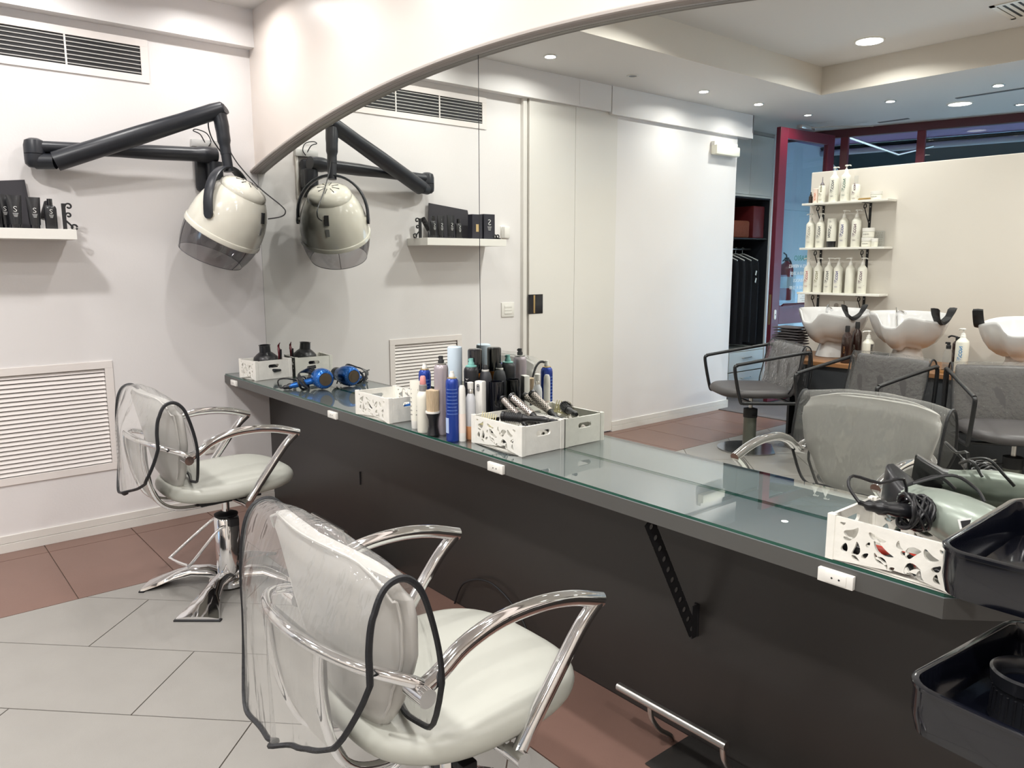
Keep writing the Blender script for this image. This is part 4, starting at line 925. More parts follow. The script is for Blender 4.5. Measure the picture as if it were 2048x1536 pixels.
# ------------------------------------------------------------------ dark chairs at the basins
def dark_chair(label, x, y, rz, flip=0):
    t = thing('wash_chair', label, 'chair', (x, y, 0), rz)
    pad(.28, .275, .43, .50, 3.4, .01, .02, .05, 0).build('seat', grey_v, t)
    def yb(z): return -.20-.09*((z-.47)/.35)
    rings = []
    for z, th, w in ((.45, .014, .25), (.47, .024, .262), (.55, .027, .265), (.65, .027, .265), (.75, .025, .262), (.79, .022, .258), (.805, .012, .25)):
        rings.append([V((w*math.copysign(abs(cos(a))**.3, cos(a)), yb(z)+th*math.copysign(abs(sin(a))**.7, sin(a)), z)) for a in [2*pi*k/36 for k in range(36)]])
    b = B(); b.ring_loft(rings); b.build('backrest', grey_v, t, smooth=60)
    for s_ in (-1, 1):
        b = B(); X = s_*.305
        b.tube([(X, -.275, .47), (X, -.295, .72), (X, -.285, .765), (X, -.25, .772), (X, .20, .70), (X, .245, .688), (X, .262, .655), (X, .215, .44), (X, .19, .415), (X, .15, .412), (X, -.20, .405), (X, -.255, .418)], .0125, n=10, closed=True, smooth=4); b.build('arm_frame', black_p, t)
    for yy, zz in ((.12, .412), (-.18, .405)):
        b = B(); b.cyl((-.305, yy, zz), (.305, yy, zz), .010, n=10); b.build('cross_bar', black_p, t)
    prof = [V((0, -.165, .455)), V((0, -.19, .55)), V((0, -.225, .68)), V((0, -.245, .79)), V((0, -.275, .83)), V((0, -.312, .80)), V((0, -.318, .70)), V((0, -.318, .55)), V((0, -.31, .42))]
    pr_ = spline(prof, 5); m = len(pr_)-1
    def cov(u, v):
        s_ = 2*u-1; e_ = max(0, abs(s_)-.75)/.25; v0 = .1*e_**2; v1 = 1-.12*e_**2; f = (v0+(v1-v0)*v)*m; i = min(int(f), m-1); p = pr_[i].lerp(pr_[i+1], f-i)
        back = max(0, f/m-.6)/.4; return V((.285*s_, p.y-.012*sin(s_*11+p.z*14)*(.3+back), p.z-.012*abs(s_)**3))
    b = B(); b.grid(cov, 26, 30); cv = b.build('clear_cover', sheet2, t, smooth=180)
    edge = [cov(k/26, 0) for k in range(27)]+[cov(1, k/30) for k in range(1, 31)]+[cov(1-k/26, 1) for k in range(1, 27)]+[cov(0, 1-k/30) for k in range(1, 30)]
    b = B(); b.tube(edge, .005, n=5, closed=True); b.build('cover_binding', piping, cv)
    b = B(); b.lathe([(.048, .008), (.048, .25)], n=28); b.build('column', mat('grey green column', rgb(112, 116, 106), .3, .4) if 'grey green column' not in bpy.data.materials else bpy.data.materials['grey green column'], t)
    b = B(); b.lathe([(.052, .25), (.052, .315), (.03, .32)], n=28); b.b2(-.085, .085, -.008, .008, .262, .272); b.build('pump_collar', black_m, t)
    b = B(); b.cyl((0, 0, .31), (0, 0, .41), .014, n=14); b.build('piston', steel, t)
    b = B(); b.tube([(-.05, 0, .268), (-.10, -.03, .268), (-.13, -.11, .245), (-.07, -.04, .285)], .004, n=7, smooth=3); b.build('foot_pump', steel, t)
    pl_ = []
    for k in range(41): a = -.55+(2*pi-.0)*k/41; pl_.append((.235*cos(a), .235*sin(a)))
    pl_ = clip(pl_, -.35, 1, .19) if True else pl_
    b = B(); b.prism(pl_, .010); b.build('base_plate', mat('polished base plate', rgb(150, 150, 150), .12, .85) if 'polished base plate' not in bpy.data.materials else bpy.data.materials['polished base plate'], t)
    return t
dc = dark_chair('dark grey wash chair turned sideways beside the end of the basin cabinet', 1.14, -3.31, math.radians(34))
dup(dc, (2.10, -3.06, 0), math.radians(12), 'dark grey wash chair in front of the middle basin')
dup(dc, (2.95, -3.17, 0), math.radians(-36), 'dark grey wash chair in front of the rightmost basin')

# ------------------------------------------------------------------ basin cabinet
t = thing('basin_cabinet', 'long charcoal cabinet with an oak top carrying the shampoo basins', 'cabinet', (0, 0, 0))
for i in range(4):
    x0 = 1.30+.9*i; b = B(); b.b2(x0+.001, x0+.898, -4.32, -3.665, .0, .648, bev=.001); b.build('cabinet_panel', cab_m, t, smooth=0)
b = B(); b.b2(1.27, 4.93, -4.33, -3.64, .650, .680, bev=.002); b.build('worktop', wood_m, t, smooth=0)
ZC = .680
def basin(label, x, y, rz, tilt=0):
    t = thing('shampoo_basin', label, 'basin', (x, y, ZC), rz)
    def rimz(a):   # a=0: neck side; the dip at -pi/2 is where the head lies sideways
        z = .375-.050*math.exp(-(a/.75)**2)
        d_ = ((a+1.35+pi) % (2*pi))-pi
        return z-.095*math.exp(-(d_/.34)**4)
    def rad(a):
        return .285*(1-.16*(.5-.5*cos(a))) , .235
    n = 64; rings = []
    A = [((2*pi*k/n+pi) % (2*pi))-pi for k in range(n)]
    def ring(f, g, din=0):
        out = []
        for a in A:
            rx, ry = .255-din, .275-din; z = rimz(a)
            out.append(V((rx*f*sin(a), ry*f*cos(a)-.01, z*g if g <= 1 else z+(g-1))))
        return out
    for f, g in ((.34, .36), (.44, .365), (.58, .41), (.74, .51), (.87, .66), (.955, .82), (1.0, .94), (1.005, .985), (.985, 1.0), (.955, .985), (.92, .90), (.84, .70), (.70, .52), (.5, .46), (.2, .44)): rings.append(ring(f, g))
    b = B(); b.ring_loft(rings); b.build('bowl', ceram, t, smooth=60)
    b = B(); b.lathe([(.120, 0), (.125, .004), (.112, .05), (.095, .10), (.098, .142)], n=36); b.build('pedestal', ceram, t)
    # neck rest
    rr = []
    for k in range(21):
        a = -1.0+2.0*k/20; x_ = .085*sin(a*1.25); z = .315+.10*(abs(a))**1.7; rr.append((x_, z, a))
    rings = [[V((x_+.016*sin(a)*q_, .255+.030*p_+.02*abs(a), z+.016*cos(a)*q_)) for p_, q_ in ((-1, -.6), (-1, .8), (0, 1.1), (1, .8), (1, -.6), (0, -1))] for x_, z, a in rr]
    b = B(); b.ring_loft(rings); b.build('neck_rest', black_m, t, smooth=60)
    b = B(); b.tube([(0, -.10, .20), (0, -.115, .345), (0, -.08, .375), (0, -.04, .362)], .012, n=12, smooth=4); b.build('tap', chrome, t)
    b = B(); b.tube([(0, -.115, .36), (.03, -.15, .40)], .007, n=8); b.build('tap_lever', chrome, t)
    b = B(); b.tube([(.14, -.12, .28), (.15, -.13, .1), (.15, -.13, .0)], .006, n=8, smooth=3); b.build('hose', black_m, t)
    return t
bs = basin('white ceramic shampoo basin at the left end above the dark towels', 1.372, -4.05, -1.0)
dup(bs, (1.955, -4.03, ZC), -1.25, 'white ceramic shampoo basin in the middle of the oak worktop')
b3_ = dup(bs, (2.70, -4.0, ZC), 1.25, 'white ceramic shampoo basin at the right side of the blue lettered bottle'); b3_.scale = (-1, 1, 1)
t0 = None
for k in range(11):
    h = .0212; z = ZC+k*h; b = B(); w = .108+.006*sin(k*2.1); off = .006*sin(k*1.7)
    rg = []
    for f in (-1, -.6, 0, .6, 1):
        rg.append([V((w*f+off, .082*cy_+.004*sin(f*5+k), z+h/2+h/2*sz*(1 if abs(f) < 1 else .55)+.002*sin(f*4+k))) for cy_, sz in ((-1, -.5), (-1.04, 0), (-1, .6), (-.6, .93), (0, .95), (.6, .93), (1, .6), (1.04, 0), (1, -.5), (.6, -.95), (0, -.97), (-.6, -.95))])
    b.ring_loft(rg); o = b.build('folded_towel', towel_m, loc=(1.120, -3.862, 0), smooth=60)
    tag(o, 'folded dark grey towel, %s' % ['bottom of the towel pile beside the left basin', 'second from the bottom of the towel pile', 'third from the bottom of the towel pile', 'fourth from the bottom of the towel pile', 'fifth from the bottom of the towel pile', 'middle of the towel pile by the basin', 'fifth from the top of the towel pile', 'fourth from the top of the towel pile', 'third from the top of the towel pile', 'second from the top of the towel pile', 'top of the towel pile beside the left basin'][k], 'towel', 'folded towels beside the left basin')
# worktop under the towels reaches a little further left
t = thing('side_table', 'small oak topped side ledge holding the pile of dark towels', 'table'); b = B(); b.b2(1.0, 1.268, -4.3, -3.76, .650, .6795, bev=.002); b.build('worktop', wood_m, t, smooth=0)
b = B(); b.b2(1.04, 1.06, -4.28, -4.0, 0, .6495); b.b2(1.06, 1.268, -4.28, -4.26, 0, .6495); b.build('support_panel', cab_m, t, smooth=0)

# ------------------------------------------------------------------ product bottles (lettering reads upwards, faces the mirror wall)
FY = Matrix.Rotation(pi, 4, 'Z') @ Matrix.Rotation(pi/2, 4, 'X')
def icon_text(t, r, h, m, y=None, flip=False, s=.03):
    mm = Matrix.Translation((0, r+.0006, h*.50 if not flip else h*.50)) @ FY @ (Matrix.Rotation(pi, 4, 'Z') if flip else Matrix())
    lettering('ICON', s, m, mm @ Matrix.Translation((-.004, .026, 0)), t, 'brand_lettering', wrap=(1, r), bold=.0006)
    b = B()
    for pts in ([(-.030, -.052), (.004, -.020)], [(-.004, -.036), (.010, -.008)], [(.010, -.008), (.012, -.036)], [(-.012, -.026), (.004, -.014)]):
        b.tube([mm @ V((x, y_, (math.sqrt(max(0, r*r-x*x))-r)+.0003)) for x, y_ in pts], .0011, n=5)
    b.build('brand_figure', m, t, smooth=0)
    for k in range(2):
        b = B(); zz = -.062-.007*k; b.tube([mm @ V((x, zz-.0, math.sqrt(r*r-x*x)-r+.0003)) for x in (-.014, 0, .012-.006*k)], .0007, n=4); b.build('print_line', m, t, smooth=0)
def pump_head(t, r, z, m, ang=0, s=1):
    b = B(); b.lathe([(r*.42, z-.004), (r*.42, z+.010), (r*.34, z+.014), (r*.30, z+.026), (.0045, z+.030), (.0045, z+.048), (.013, z+.049), (.014, z+.056), (.008, z+.060), (.001, z+.060)], n=18, cap=False)
    d = V((cos(ang), sin(ang), 0)); b.tube([d*.006+V((0, 0, z+.054)), d*.034+V((0, 0, z+.053)), d*.042+V((0, 0, z+.046))], .0045, n=8, smooth=3); b.build('pump', m, t)
def pump_bottle(label, x, y, z, h, col, r=.036, ang=0, txt=True, body=None, pm=None, flip=False):
    t = thing('pump_bottle', label, 'bottle', (x, y, z)); hb = h-.060
    b = B(); b.lathe([(r*.95, 0), (r, .004), (r, hb-.036), (r*.93, hb-.025), (r*.5, hb-.006), (r*.42, hb)], n=28); b.build('body', body or cream_b, t)
    pump_head(t, r, hb, pm or white_p, ang)
    if txt: icon_text(t, r, hb, col)
    return t
def ic(name, c): return mat(name, c, .5)
i_grey = ic('grey print', rgb(150, 148, 138)); i_dk = ic('dark print', rgb(52, 56, 72)); i_bl = ic('blue violet print', rgb(44, 42, 130)); i_pl = ic('plum print', rgb(92, 54, 84)); i_gn = ic('green print', rgb(60, 110, 96)); i_lb = ic('bright blue print', rgb(30, 130, 196)); i_or = ic('orange print', rgb(226, 120, 60)); i_pk = ic('rose print', rgb(178, 74, 90)); i_ol = ic('olive print', rgb(134, 130, 92))
PY = -4.425
Z1, Z2, Z3 = 1.165, 1.538, 1.905
R3 = [(.922, 0, i_pk, 'pale rose', 2.2), (1.012, 0, i_ol, 'olive', .3), (1.106, 0, i_dk, 'dark', -.3), (1.189, 0, i_bl, 'violet blue', 2), (1.290, 0, None, '', 3.3), (1.391, 0, i_pl, 'plum', .2)]
for i, (x, _, m, cn, a) in enumerate(R3):
    pump_bottle(('white pump bottle with %s vertical lettering on the bottom product shelf' % cn) if m else 'plain white pump bottle without lettering on the bottom product shelf', x, PY, Z1, .290, m, ang=a, txt=bool(m))
for x, m, cn, a, h in ((.920, i_grey, 'pale grey lettering, left end', 2, .285), (1.010, i_dk, 'dark lettering, second from the left', .5, .285), (1.210, i_bl, 'violet blue lettering, right of the upside-down tube', -.3, .30), (1.316, i_pl, 'plum lettering beside the white jars', .1, .30)):
    pump_bottle('white pump bottle, %s, on the middle product shelf' % cn, x, PY, Z2, h, m, ang=a)
t = thing('product_tube', 'upside-down white tube with a black cap on the middle product shelf', 'tube', (1.108, PY, Z2))
b = B(); b.lathe([(.032, 0), (.036, .004), (.038, .05)], n=26, sy=.8); b.build('cap', black_p, t)
b = B(); b.lathe([(.038, .0505), (.040, .12), (.040, .22), (.036, .235), (.02, .24)], n=26, sy=.75); b.build('body', cream_b, t); icon_text(t, .0305, .29, i_dk, flip=True)
for x, m, cn, h in ((1.104, i_dk, 'dark', .285), (1.202, i_gn, 'green', .292)):
    pump_bottle('tall white pump bottle with %s lettering on the top product shelf' % cn, x, PY, Z3, h, m, ang=.2)
def small_bottle(label, x, h, r, m, capm, kind, txt=None, y=PY, z=Z3, body=None, cap='cap'):
    t = thing('product_bottle', label, 'bottle', (x, y, z)); hb = h*.68
    b = B(); b.lathe([(r*.95, 0), (r, .003), (r, hb*.9), (r*.85, hb*.96), (r*.4, hb)], n=24); b.build('body', body or m, t)
    if kind == 'spout': b = B(); b.lathe([(r*.45, hb), (r*.6, hb+.004), (r*.5, hb+.012), (r*.18, hb+.026), (r*.08, h)], n=16); b.build('spout', capm, t)
    elif kind == 'drop': b = B(); b.lathe([(r*.6, hb), (r*.6, hb+.010), (r*.35, hb+.014), (r*.3, h), (.001, h+.001)], n=14, cap=False); b.build('dropper', capm, t)
    else: b = B(); b.lathe([(r*.45, hb), (r*.45, h)], n=18); b.build('cap', capm, t)
    if txt: icon_text(t, r, hb*1.25, txt, s=.022)
    return t
small_bottle('white applicator bottle with a grey pointed spout on the top product shelf', 1.002, .213, .029, cream_b, mat('grey spout', rgb(116, 110, 116), .4), 'spout', i_ol)
small_bottle('white bottle with a clear cap and plum lettering on the top product shelf', 1.290, .197, .034, cream_b, clear_p, 'cap', i_pl)
small_bottle('tiny dark dropper bottle at the left end of the top product shelf', .905, .095, .016, mat('amber glass', rgb(40, 30, 26), .2), black_m, 'drop', None)
t = thing('product_tube', 'short pale pink tube with orange print on the top product shelf', 'tube', (.948, PY, Z3))
b = B(); b.lathe([(.022, 0), (.023, .003), (.023, .12), (.018, .123)], n=22, sy=.7); b.build('body', mat('pale pink', rgb(236, 216, 204), .4), t)
lettering('ICON', .024, i_or, Matrix.Translation((0, .0168, .055)) @ FY @ Matrix.Rotation(pi/2, 4, 'Z'), t, 'printed_text')
def jar(label, x, y, z, r, h, labelled=True, square=False):
    t = thing('cosmetic_jar', label, 'jar', (x, y, z))
    b = B(); (b.lathe([(r*.9, 0), (r, .004), (r, h*.6), (r*.93, h*.62)], n=28)); b.build('jar_body', cream_b, t)
    b = B(); b.lathe([(r*1.02, h*.625), (r*1.03, h*.98), (r*.98, h)], n=28); b.build('lid', white_p, t)
    if labelled:
        for k, (a0, a1) in enumerate(((-.5, -.2), (-.12, .12), (.2, .5))):
            b = B(); b.tube([(r*1.005*sin(a), r*1.005*cos(a), h*.35) for a in (a0, (a0+a1)/2, a1)], .0028, n=5, flat=(1, .4)); b.build('print_line', ink, t)
    return t
jar('white jar with dark print at the right end of the top product shelf', 1.46, PY, Z3, .043, .063)
jar('lower white jar of the two stacked on the middle product shelf', 1.415, PY, Z2, .045, .074)
jar('upper white jar of the two stacked on the middle product shelf', 1.418, PY, Z2+.0745, .045, .074)
jar('small white jar at the right end of the middle product shelf', 1.485, PY+.025, Z2, .024, .066, False)
t = thing('display_box', 'clear patterned plastic box behind the small jar on the middle product shelf', 'box', (1.488, -4.468, Z2))
b = B(); b.b2(-.035, .035, -.018, .018, 0, .125, bev=.001); b.build('clear_shell', clear_p, t, smooth=0)
b = B()
for i in range(6):
    for k in range(4): b.box((-.026+.017*k+(.008 if i % 2 else 0)*.6, .0185, .02+.018*i), (.010, .0008, .006))
b.build('pattern_print', i_grey, t, smooth=0, kind='stuff')
t = thing('wooden_comb', 'small wooden comb lying on the top product shelf', 'comb', (1.385, PY+.02, Z3))
b = B(); b.b2(-.05, .05, .0, .008, .0, .018, bev=.002); b.build('spine', mat('pale wood', rgb(170, 140, 84), .5), t)
for k in range(14): b = B(); b.b2(-.048+.007*k, -.045+.007*k, .0082, .028, .004, .012); b.build('tooth', bpy.data.materials['pale wood'], t, smooth=0)

# product shelves on the partition
PT = -4.5
b = B(); b.b2(.858, 6.2, PT-.10, PT, .0, 2.17, bev=.006); st(b.build('wall_partition', wall_c, smooth=0))
for z, x1, n in ((Z1, 1.575, 'bottom'), (Z2, 1.585, 'middle'), (Z3, 1.59, 'top')):
    b = B(); b.b2(.870, x1, PT+.001, PT+.152, z-.017, z-.0004, bev=.0015); tag(b.build('product_shelf', white_wood, smooth=0), '%s white shelf of hair products on the cream partition' % n, 'shelf', 'product shelves on the partition')
    for xx, w_ in ((.985, 'left'), (1.385, 'right')):
        t = thing('iron_bracket', 'black wrought iron bracket under the %s end of the %s product shelf' % (w_, n), 'bracket', (xx, PT, z-.0175))
        b = B(); b.b2(-.010, .010, .0, .004, -.195, 0); b.b2(-.010, .010, 0, .135, -.004, 0); b.build('flange', black_m, t, smooth=0)
        for z_ in (-.03, -.15): b = B(); b.cyl((0, .004, z_), (0, .0065, z_), .004, n=8); b.build('screw', steel, t)
        b = B(); pts = [V((0, .012, -.165)), V((0, .05, -.115)), V((0, .085, -.065)), V((0, .098, -.045))]+[V((0, .090+.022*cos(a)*(1-a/11), -.030+.024*sin(a)*(1-a/11))) for a in [-.6+.55*k for k in range(12)]]
        b.tube(pts, .0028, n=6, smooth=3, flat=(1.6, 1)); b.build('scroll', black_m, t)
for x, kind in ((1.155, 's'), (1.29, 'k')):
    t = thing('wall_socket' if kind == 's' else 'light_switch', 'white round-hole socket on the partition beneath the product shelves' if kind == 's' else 'white blank switch plate on the partition beneath the product shelves', 'socket' if kind == 's' else 'switch', (x, PT, 1.055))
    b = B(); b.b2(-.062, .062, 0, .008, -.042, .042, bev=.002); b.build('plate', white_p, t)
    if kind == 's':
        b = B(); b.lathe([(.021, .0), (.021, .002), (.017, .003)], (0, .008, 0), 24, (0, 1, 0)); b.build('outlet', trim_m, t)
        for dx in (-.008, .008): b = B(); b.cyl((dx, .0105, 0), (dx, .0118, 0), .0025, n=8); b.build('hole', black_m, t)
    else: b = B(); b.box((0, .009, 0), (.085, .003, .055), bev=.001); b.build('key', white_p, t)

# things on the oak worktop
amber = mat('amber brown bottle', rgb(46, 28, 24), .12, coat=.5)
def brown(label, x, y, h, gap):
    t = thing('brown_bottle', label, 'bottle', (x, y, ZC)); r = .036
    b = B(); b.lathe([(r*.95, 0), (r, .004), (r, h*.66), (r*.85, h*.75), (r*.42, h*.82), (r*.40, h*.84)], n=28); b.build('body', amber, t)
    b = B(); b.lathe([(r*.46, h*.84), (r*.46, h*.97), (r*.40, h)], n=20); b.build('cap', black_m, t)
    lettering('ICON', .020, mat('gold print', rgb(150, 110, 70), .5) if gap else i_grey, Matrix.Translation((0, r+.0006, h*.36)) @ FY, t, 'printed_text', wrap=(1, r))
t = brown('dark amber bottle in front of its twin between the first two basins', 1.645, -3.735, .275, 1)
brown('dark amber bottle behind its twin between the first two basins', 1.672, -3.83, .30, 0)
t = pump_bottle('cream pump bottle with a barcode beside the amber bottles', 1.775, -3.80, ZC, .245, i_grey, .04, 2.5, False)
b = B()
for k in range(14): b.b2(.030, .0405, .0-.0, .027, .04+.008*k, .0435+.008*k)
b.build('barcode', ink, t, smooth=0, kind='stuff')
t = thing('storage_box', 'black box with a chrome catch behind the middle basin', 'box', (1.87, -3.83, ZC)); b = B(); b.b2(-.06, .03, -.04, .04, 0, .085, bev=.003); b.build('box_body', black_m, t); b = B(); b.tube([(-.06, .042, .05), (-.075, .045, .09), (-.06, .042, .12)], .003, n=6, smooth=3); b.build('catch', steel, t)
# bamboo tray with bottles
t = thing('bamboo_tray', 'small bamboo tray on the oak worktop carrying three bottles', 'tray', (2.405, -3.765, ZC)); tw = mat('bamboo', rgb(188, 140, 88), .4, vary=.25, vscale=8, stretch=(1, 12, 12))
b = B(); b.b2(-.105, .105, -.085, .075, 0, .006); b.b2(-.105, .105, -.085, -.077, .004, .022); b.b2(-.105, .105, .067, .075, .004, .022); b.b2(-.105, -.097, -.085, .075, .004, .022); b.b2(.097, .105, -.085, .075, .004, .022); b.build('tray_body', tw, t, smooth=0)
t = pump_bottle('large white pump bottle with bright blue lettering on the bamboo tray', 2.425, -3.745, ZC+.0065, .30, i_lb, .040, -2.6, True)
t = thing('spray_bottle', 'clear spray bottle with a black nozzle on the bamboo tray', 'bottle', (2.335, -3.76, ZC+.0065)); r = .030
b = B(); b.lathe([(r*.95, 0), (r, .003), (r, .12), (r*.75, .145), (r*.4, .155)], n=24); b.build('body', clear_p, t); b = B(); b.lathe([(r*.9, .003), (r*.9, .05)], n=22); b.build('liquid', clear_mat('liquid', (.9, .93, .95, 1), .1), t)
b = B(); b.lathe([(r*.5, .156), (r*.5, .178), (r*.35, .182), (r*.35, .20)], n=16); b.b2(-.02, .004, -.006, .006, .188, .2); b.build('nozzle', black_m, t)
brown_b = thing('brown_bottle', 'slim dark bottle standing behind the blue lettered pump bottle', 'bottle', (2.372, -3.805, ZC+.0065)); b = B(); b.lathe([(.028, 0), (.029, .003), (.029, .19), (.02, .205), (.012, .21)], n=22); b.build('body', amber, brown_b); b = B(); b.lathe([(.014, .21), (.014, .235)], n=14); b.tube([(.0, 0, .232), (-.04, .0, .24), (-.06, 0, .228)], .006, n=8, smooth=3); b.build('nozzle', black_m, brown_b)

# ------------------------------------------------------------------ trolley at the right edge
t = thing('salon_trolley', 'glossy black salon trolley with swivel trays at the right edge', 'trolley', (4.36, -.32, 0))
def rrect(x0, x1, y0, y1, r, n=6):
    out = []
    for cx, cy, a0 in ((x1-r, y1-r, 0), (x0+r, y1-r, pi/2), (x0+r, y0+r, pi), (x1-r, y0+r, 1.5*pi)):
        out += [(cx+r*cos(a0+pi/2*k/n), cy+r*sin(a0+pi/2*k/n)) for k in range(n+1)]
    return out
def tray(cx, cy, rz, z0, z1, w, d, sh):
    q = Matrix.Rotation(rz, 4, 'Z')
    def R_(off, z): return [q @ V((x, y, 0))+V((cx-4.36, cy+.32, z)) for x, y in rrect(off, w-off, off, d-off, max(.008, .045-off))]
    b = B(); rings = [R_(.03, z0), R_(.006, z0+.004), R_(.0, z0+.03), R_(0, z1-.008), R_(-.003, z1-.006), R_(-.003, z1-.001), R_(.0, z1), R_(.007, z1), R_(.009, z1-.004), R_(.012, z0+.012), R_(.03, z0+.008)]
    b.ring_loft(rings); tr = b.build('tray', black_g, t, smooth=35); tr['kind'] = 'thing' if 0 else 'thing'
    return tr, q
tr1, q1 = tray(3.945, -.548, .02, .905, .985, .37, .40, 1)
p = lambda x, y, z, cx=3.945, cy=-.548, rz=.02: Matrix.Rotation(rz, 4, 'Z') @ V((x, y, 0))+V((cx-4.36, cy+.32, z))
b = B(); b.tube([p(.14, .012, .975), p(.14, .39, .975)], .004, n=8); b.tube([p(.14, .20, .975), p(.36, .20, .975)], .004, n=8)
for (ax_, ay_, bx_, by_) in ((.14, .012, .14, .39), (.14, .20, .36, .20)):
    a_, c_ = p(ax_, ay_, .915), p(bx_, by_, .915); a2, c2 = p(ax_, ay_, .975), p(bx_, by_, .975); b.bm.faces.new([b.bm.verts.new(v) for v in (a_, c_, c2, a2)])
b.build('tray_divider', black_g, t)
tr2, q2 = tray(3.955, -.655, -.10, .725, .806, .37, .37, 1)
b = B(); b.cyl((.02, .06, .06), (.02, .06, 1.02), .016, n=18); b.build('pole', black_g, t)
b = B(); b.lathe([(.18, .055), (.19, .06), (.19, .075), (.05, .085)], (.02, .06, 0), 32); b.build('base', black_g, t)
for k in range(5):
    a = 2*pi*k/5; b = B(); b.lathe([(.012, -.012), (.024, -.010), (.024, .010), (.012, .012)], (.02+.17*cos(a), .06+.17*sin(a), .0245), 18, (cos(a+1), sin(a+1), 0)); b.cyl((.02+.17*cos(a), .06+.17*sin(a), .03), (.02+.17*cos(a), .06+.17*sin(a), .058), .006, n=8); b.build('castor', black_m, t)
tag(B().b2(4.085, 4.28, -.51, -.40, .918, .945, bev=.002).build('wax_box', mat('cream card box', rgb(236, 222, 180), .5), smooth=0), 'cream coloured flat box lying in the upper trolley tray', 'box')
d2 = thing('diffuser_nozzle', 'black round diffuser lying in the lower trolley tray', 'diffuser', (4.075, -.50, .7365), .3)
b = B(); b.lathe([(.050, 0), (.047, .01), (.044, .05), (.050, .055), (.052, .075), (.048, .078), (.044, .074), (.042, .06), (.036, .056), (.034, .02), (.001, .018)], n=40, cap=False); b.build('shell', black_p, d2)
for k in range(26): a = 2*pi*k/26; b = B(); b.tube([(.047*cos(a), .047*sin(a), .006), (.0455*cos(a), .0455*sin(a), .045)], .0018, n=5); b.build('rib', black_p, d2)
b = B(); b.lathe([(.038, .055), (.030, .050), (.028, .050), (.027, .055), (.020, .052), (.001, .05)], n=32, cap=False); b.build('inner_ring', black_g, d2)

# ------------------------------------------------------------------ wardrobe niche beyond the wall end
WX = -.40
b = B(); b.b2(-1.0, -.12, -4.60, -4.50, 0, 3.05); st(b.build('wall_niche_side', wall_w, smooth=0))
b = B(); b.b2(-1.15, -1.0, -6.3, -4.5, 0, 3.05); st(b.build('wall_niche_back', mat('niche shade', rgb(26, 28, 36), .7), smooth=0))  # shade inside the niche is put into the near-black wall colour
b = B(); b.b2(-1.0, WX, -6.15, -5.93, 0, 3.05); st(b.build('wall_niche_street', wall_w, smooth=0))

t = thing('wardrobe', 'white fitted wardrobe with an open dark hanging bay behind the red door', 'wardrobe', (0, 0, 0))
for y0, y1 in ((-5.05, -4.61), (-5.50, -5.055), (-5.925, -5.505)):
    b = B(); b.b2(WX-.02, WX, y0, y1, 2.125, 2.74, bev=.002); b.build('upper_door', wall_s, t, smooth=0)
b = B(); b.b2(-.99, WX, -5.93, -4.605, 2.745, 2.778); b.build('cornice', trim_m, t, smooth=0)
b = B(); b.b2(-.99, WX, -5.93, -4.605, 2.10, 2.122); b.build('top_shelf', wall_s, t, smooth=0)
b = B(); b.b2(-.99, WX-.03, -5.918, -4.612, 1.66, 1.675); b.build('hat_shelf', dark_pan, t, smooth=0)
for q_ in ((-.99, WX-.005, -4.612, -4.602, .476, 2.10), (-.99, WX-.02, -5.929, -5.918, .476, 2.10), (-.999, -.985, -5.918, -4.612, .476, 2.10), (-.985, WX-.01, -5.918, -4.612, 2.085, 2.10)): B().b2(*q_).build('bay_shade', bpy.data.materials['niche shade'], t, smooth=0)  # dark boards added to stand in for the shade of the open bay
b = B(); b.b2(-.99, WX-.01, -5.93, -4.605, .455, .475); b.build('low_top', wall_s, t, smooth=0)
for y0, y1 in ((-5.26, -4.61), (-5.92, -5.27)):
    for z0_, z1_ in ((.01, .225), (.235, .45)):
        b = B(); b.b2(WX-.03, WX-.005, y0, y1, z0_, z1_, bev=.003); dr = b.build('drawer', wall_s, t, smooth=0)
        b = B(); ym = (y0+y1)/2; b.tube([(WX-.004, ym-.09, (z0_+z1_)/2+.04), (WX+.015, ym-.08, (z0_+z1_)/2+.035), (WX+.015, ym+.08, (z0_+z1_)/2+.035), (WX-.004, ym+.09, (z0_+z1_)/2+.04)], .005, n=7); b.build('handle', steel, dr)
b = B(); b.cyl((-.63, -5.918, 1.56), (-.63, -4.612, 1.56), .012, n=12); b.build('rail', steel, t)
rn = random.Random(8)
for k in range(9):
    y = -4.74-.128*k; t = thing('hanging_gown', ['black gown on the rail, nearest the white wall end', 'second black gown on the wardrobe rail from the white wall end', 'third black gown on the wardrobe rail', 'fourth black gown on the wardrobe rail', 'black gown hanging in the middle of the wardrobe rail', 'fourth black gown from the red door', 'third black gown from the red door', 'second black gown from the red door', 'black gown with white tags nearest the red door'][k], 'garment', (-.63, y, 0), 0, 'black gowns hanging in the wardrobe')
    rings = []
    for z, w, th in ((1.49, .05, .018), (1.46, .14, .03), (1.42, .21, .038), (1.30, .222, .047), (1.0, .222, .049), (.75, .222, .05), (.52+.05*rn.random(), .22, .048)):
        ph = rn.random()*6; rings.append([V((w*cos(a), th*sin(a)*(1+.3*sin(7*a+k)), z+.0*ph)) for a in [2*pi*i/36 for i in range(36)]])
    b = B(); b.ring_loft(rings); b.build('gown', cloth_m, t, smooth=50)
    b = B(); b.tube([(-.2, 0, 1.435), (-.05, 0, 1.495), (0, 0, 1.505), (.05, 0, 1.495), (.2, 0, 1.435)], .007, n=7, smooth=3); b.tube([(0, 0, 1.505), (0, 0, 1.545), (.012, 0, 1.573), (0, 0, 1.578), (-.012, 0, 1.57)], .0025, n=6, smooth=3); b.build('hanger', white_p, t)
    if k == 8:
        for dz in (0, -.08): b = B(); b.box((.205, .03, 1.30+dz), (.003, .02, .05), rot=(.3, 0, 0)); b.build('white_tag', white_p, t, smooth=0)
o = B(); 
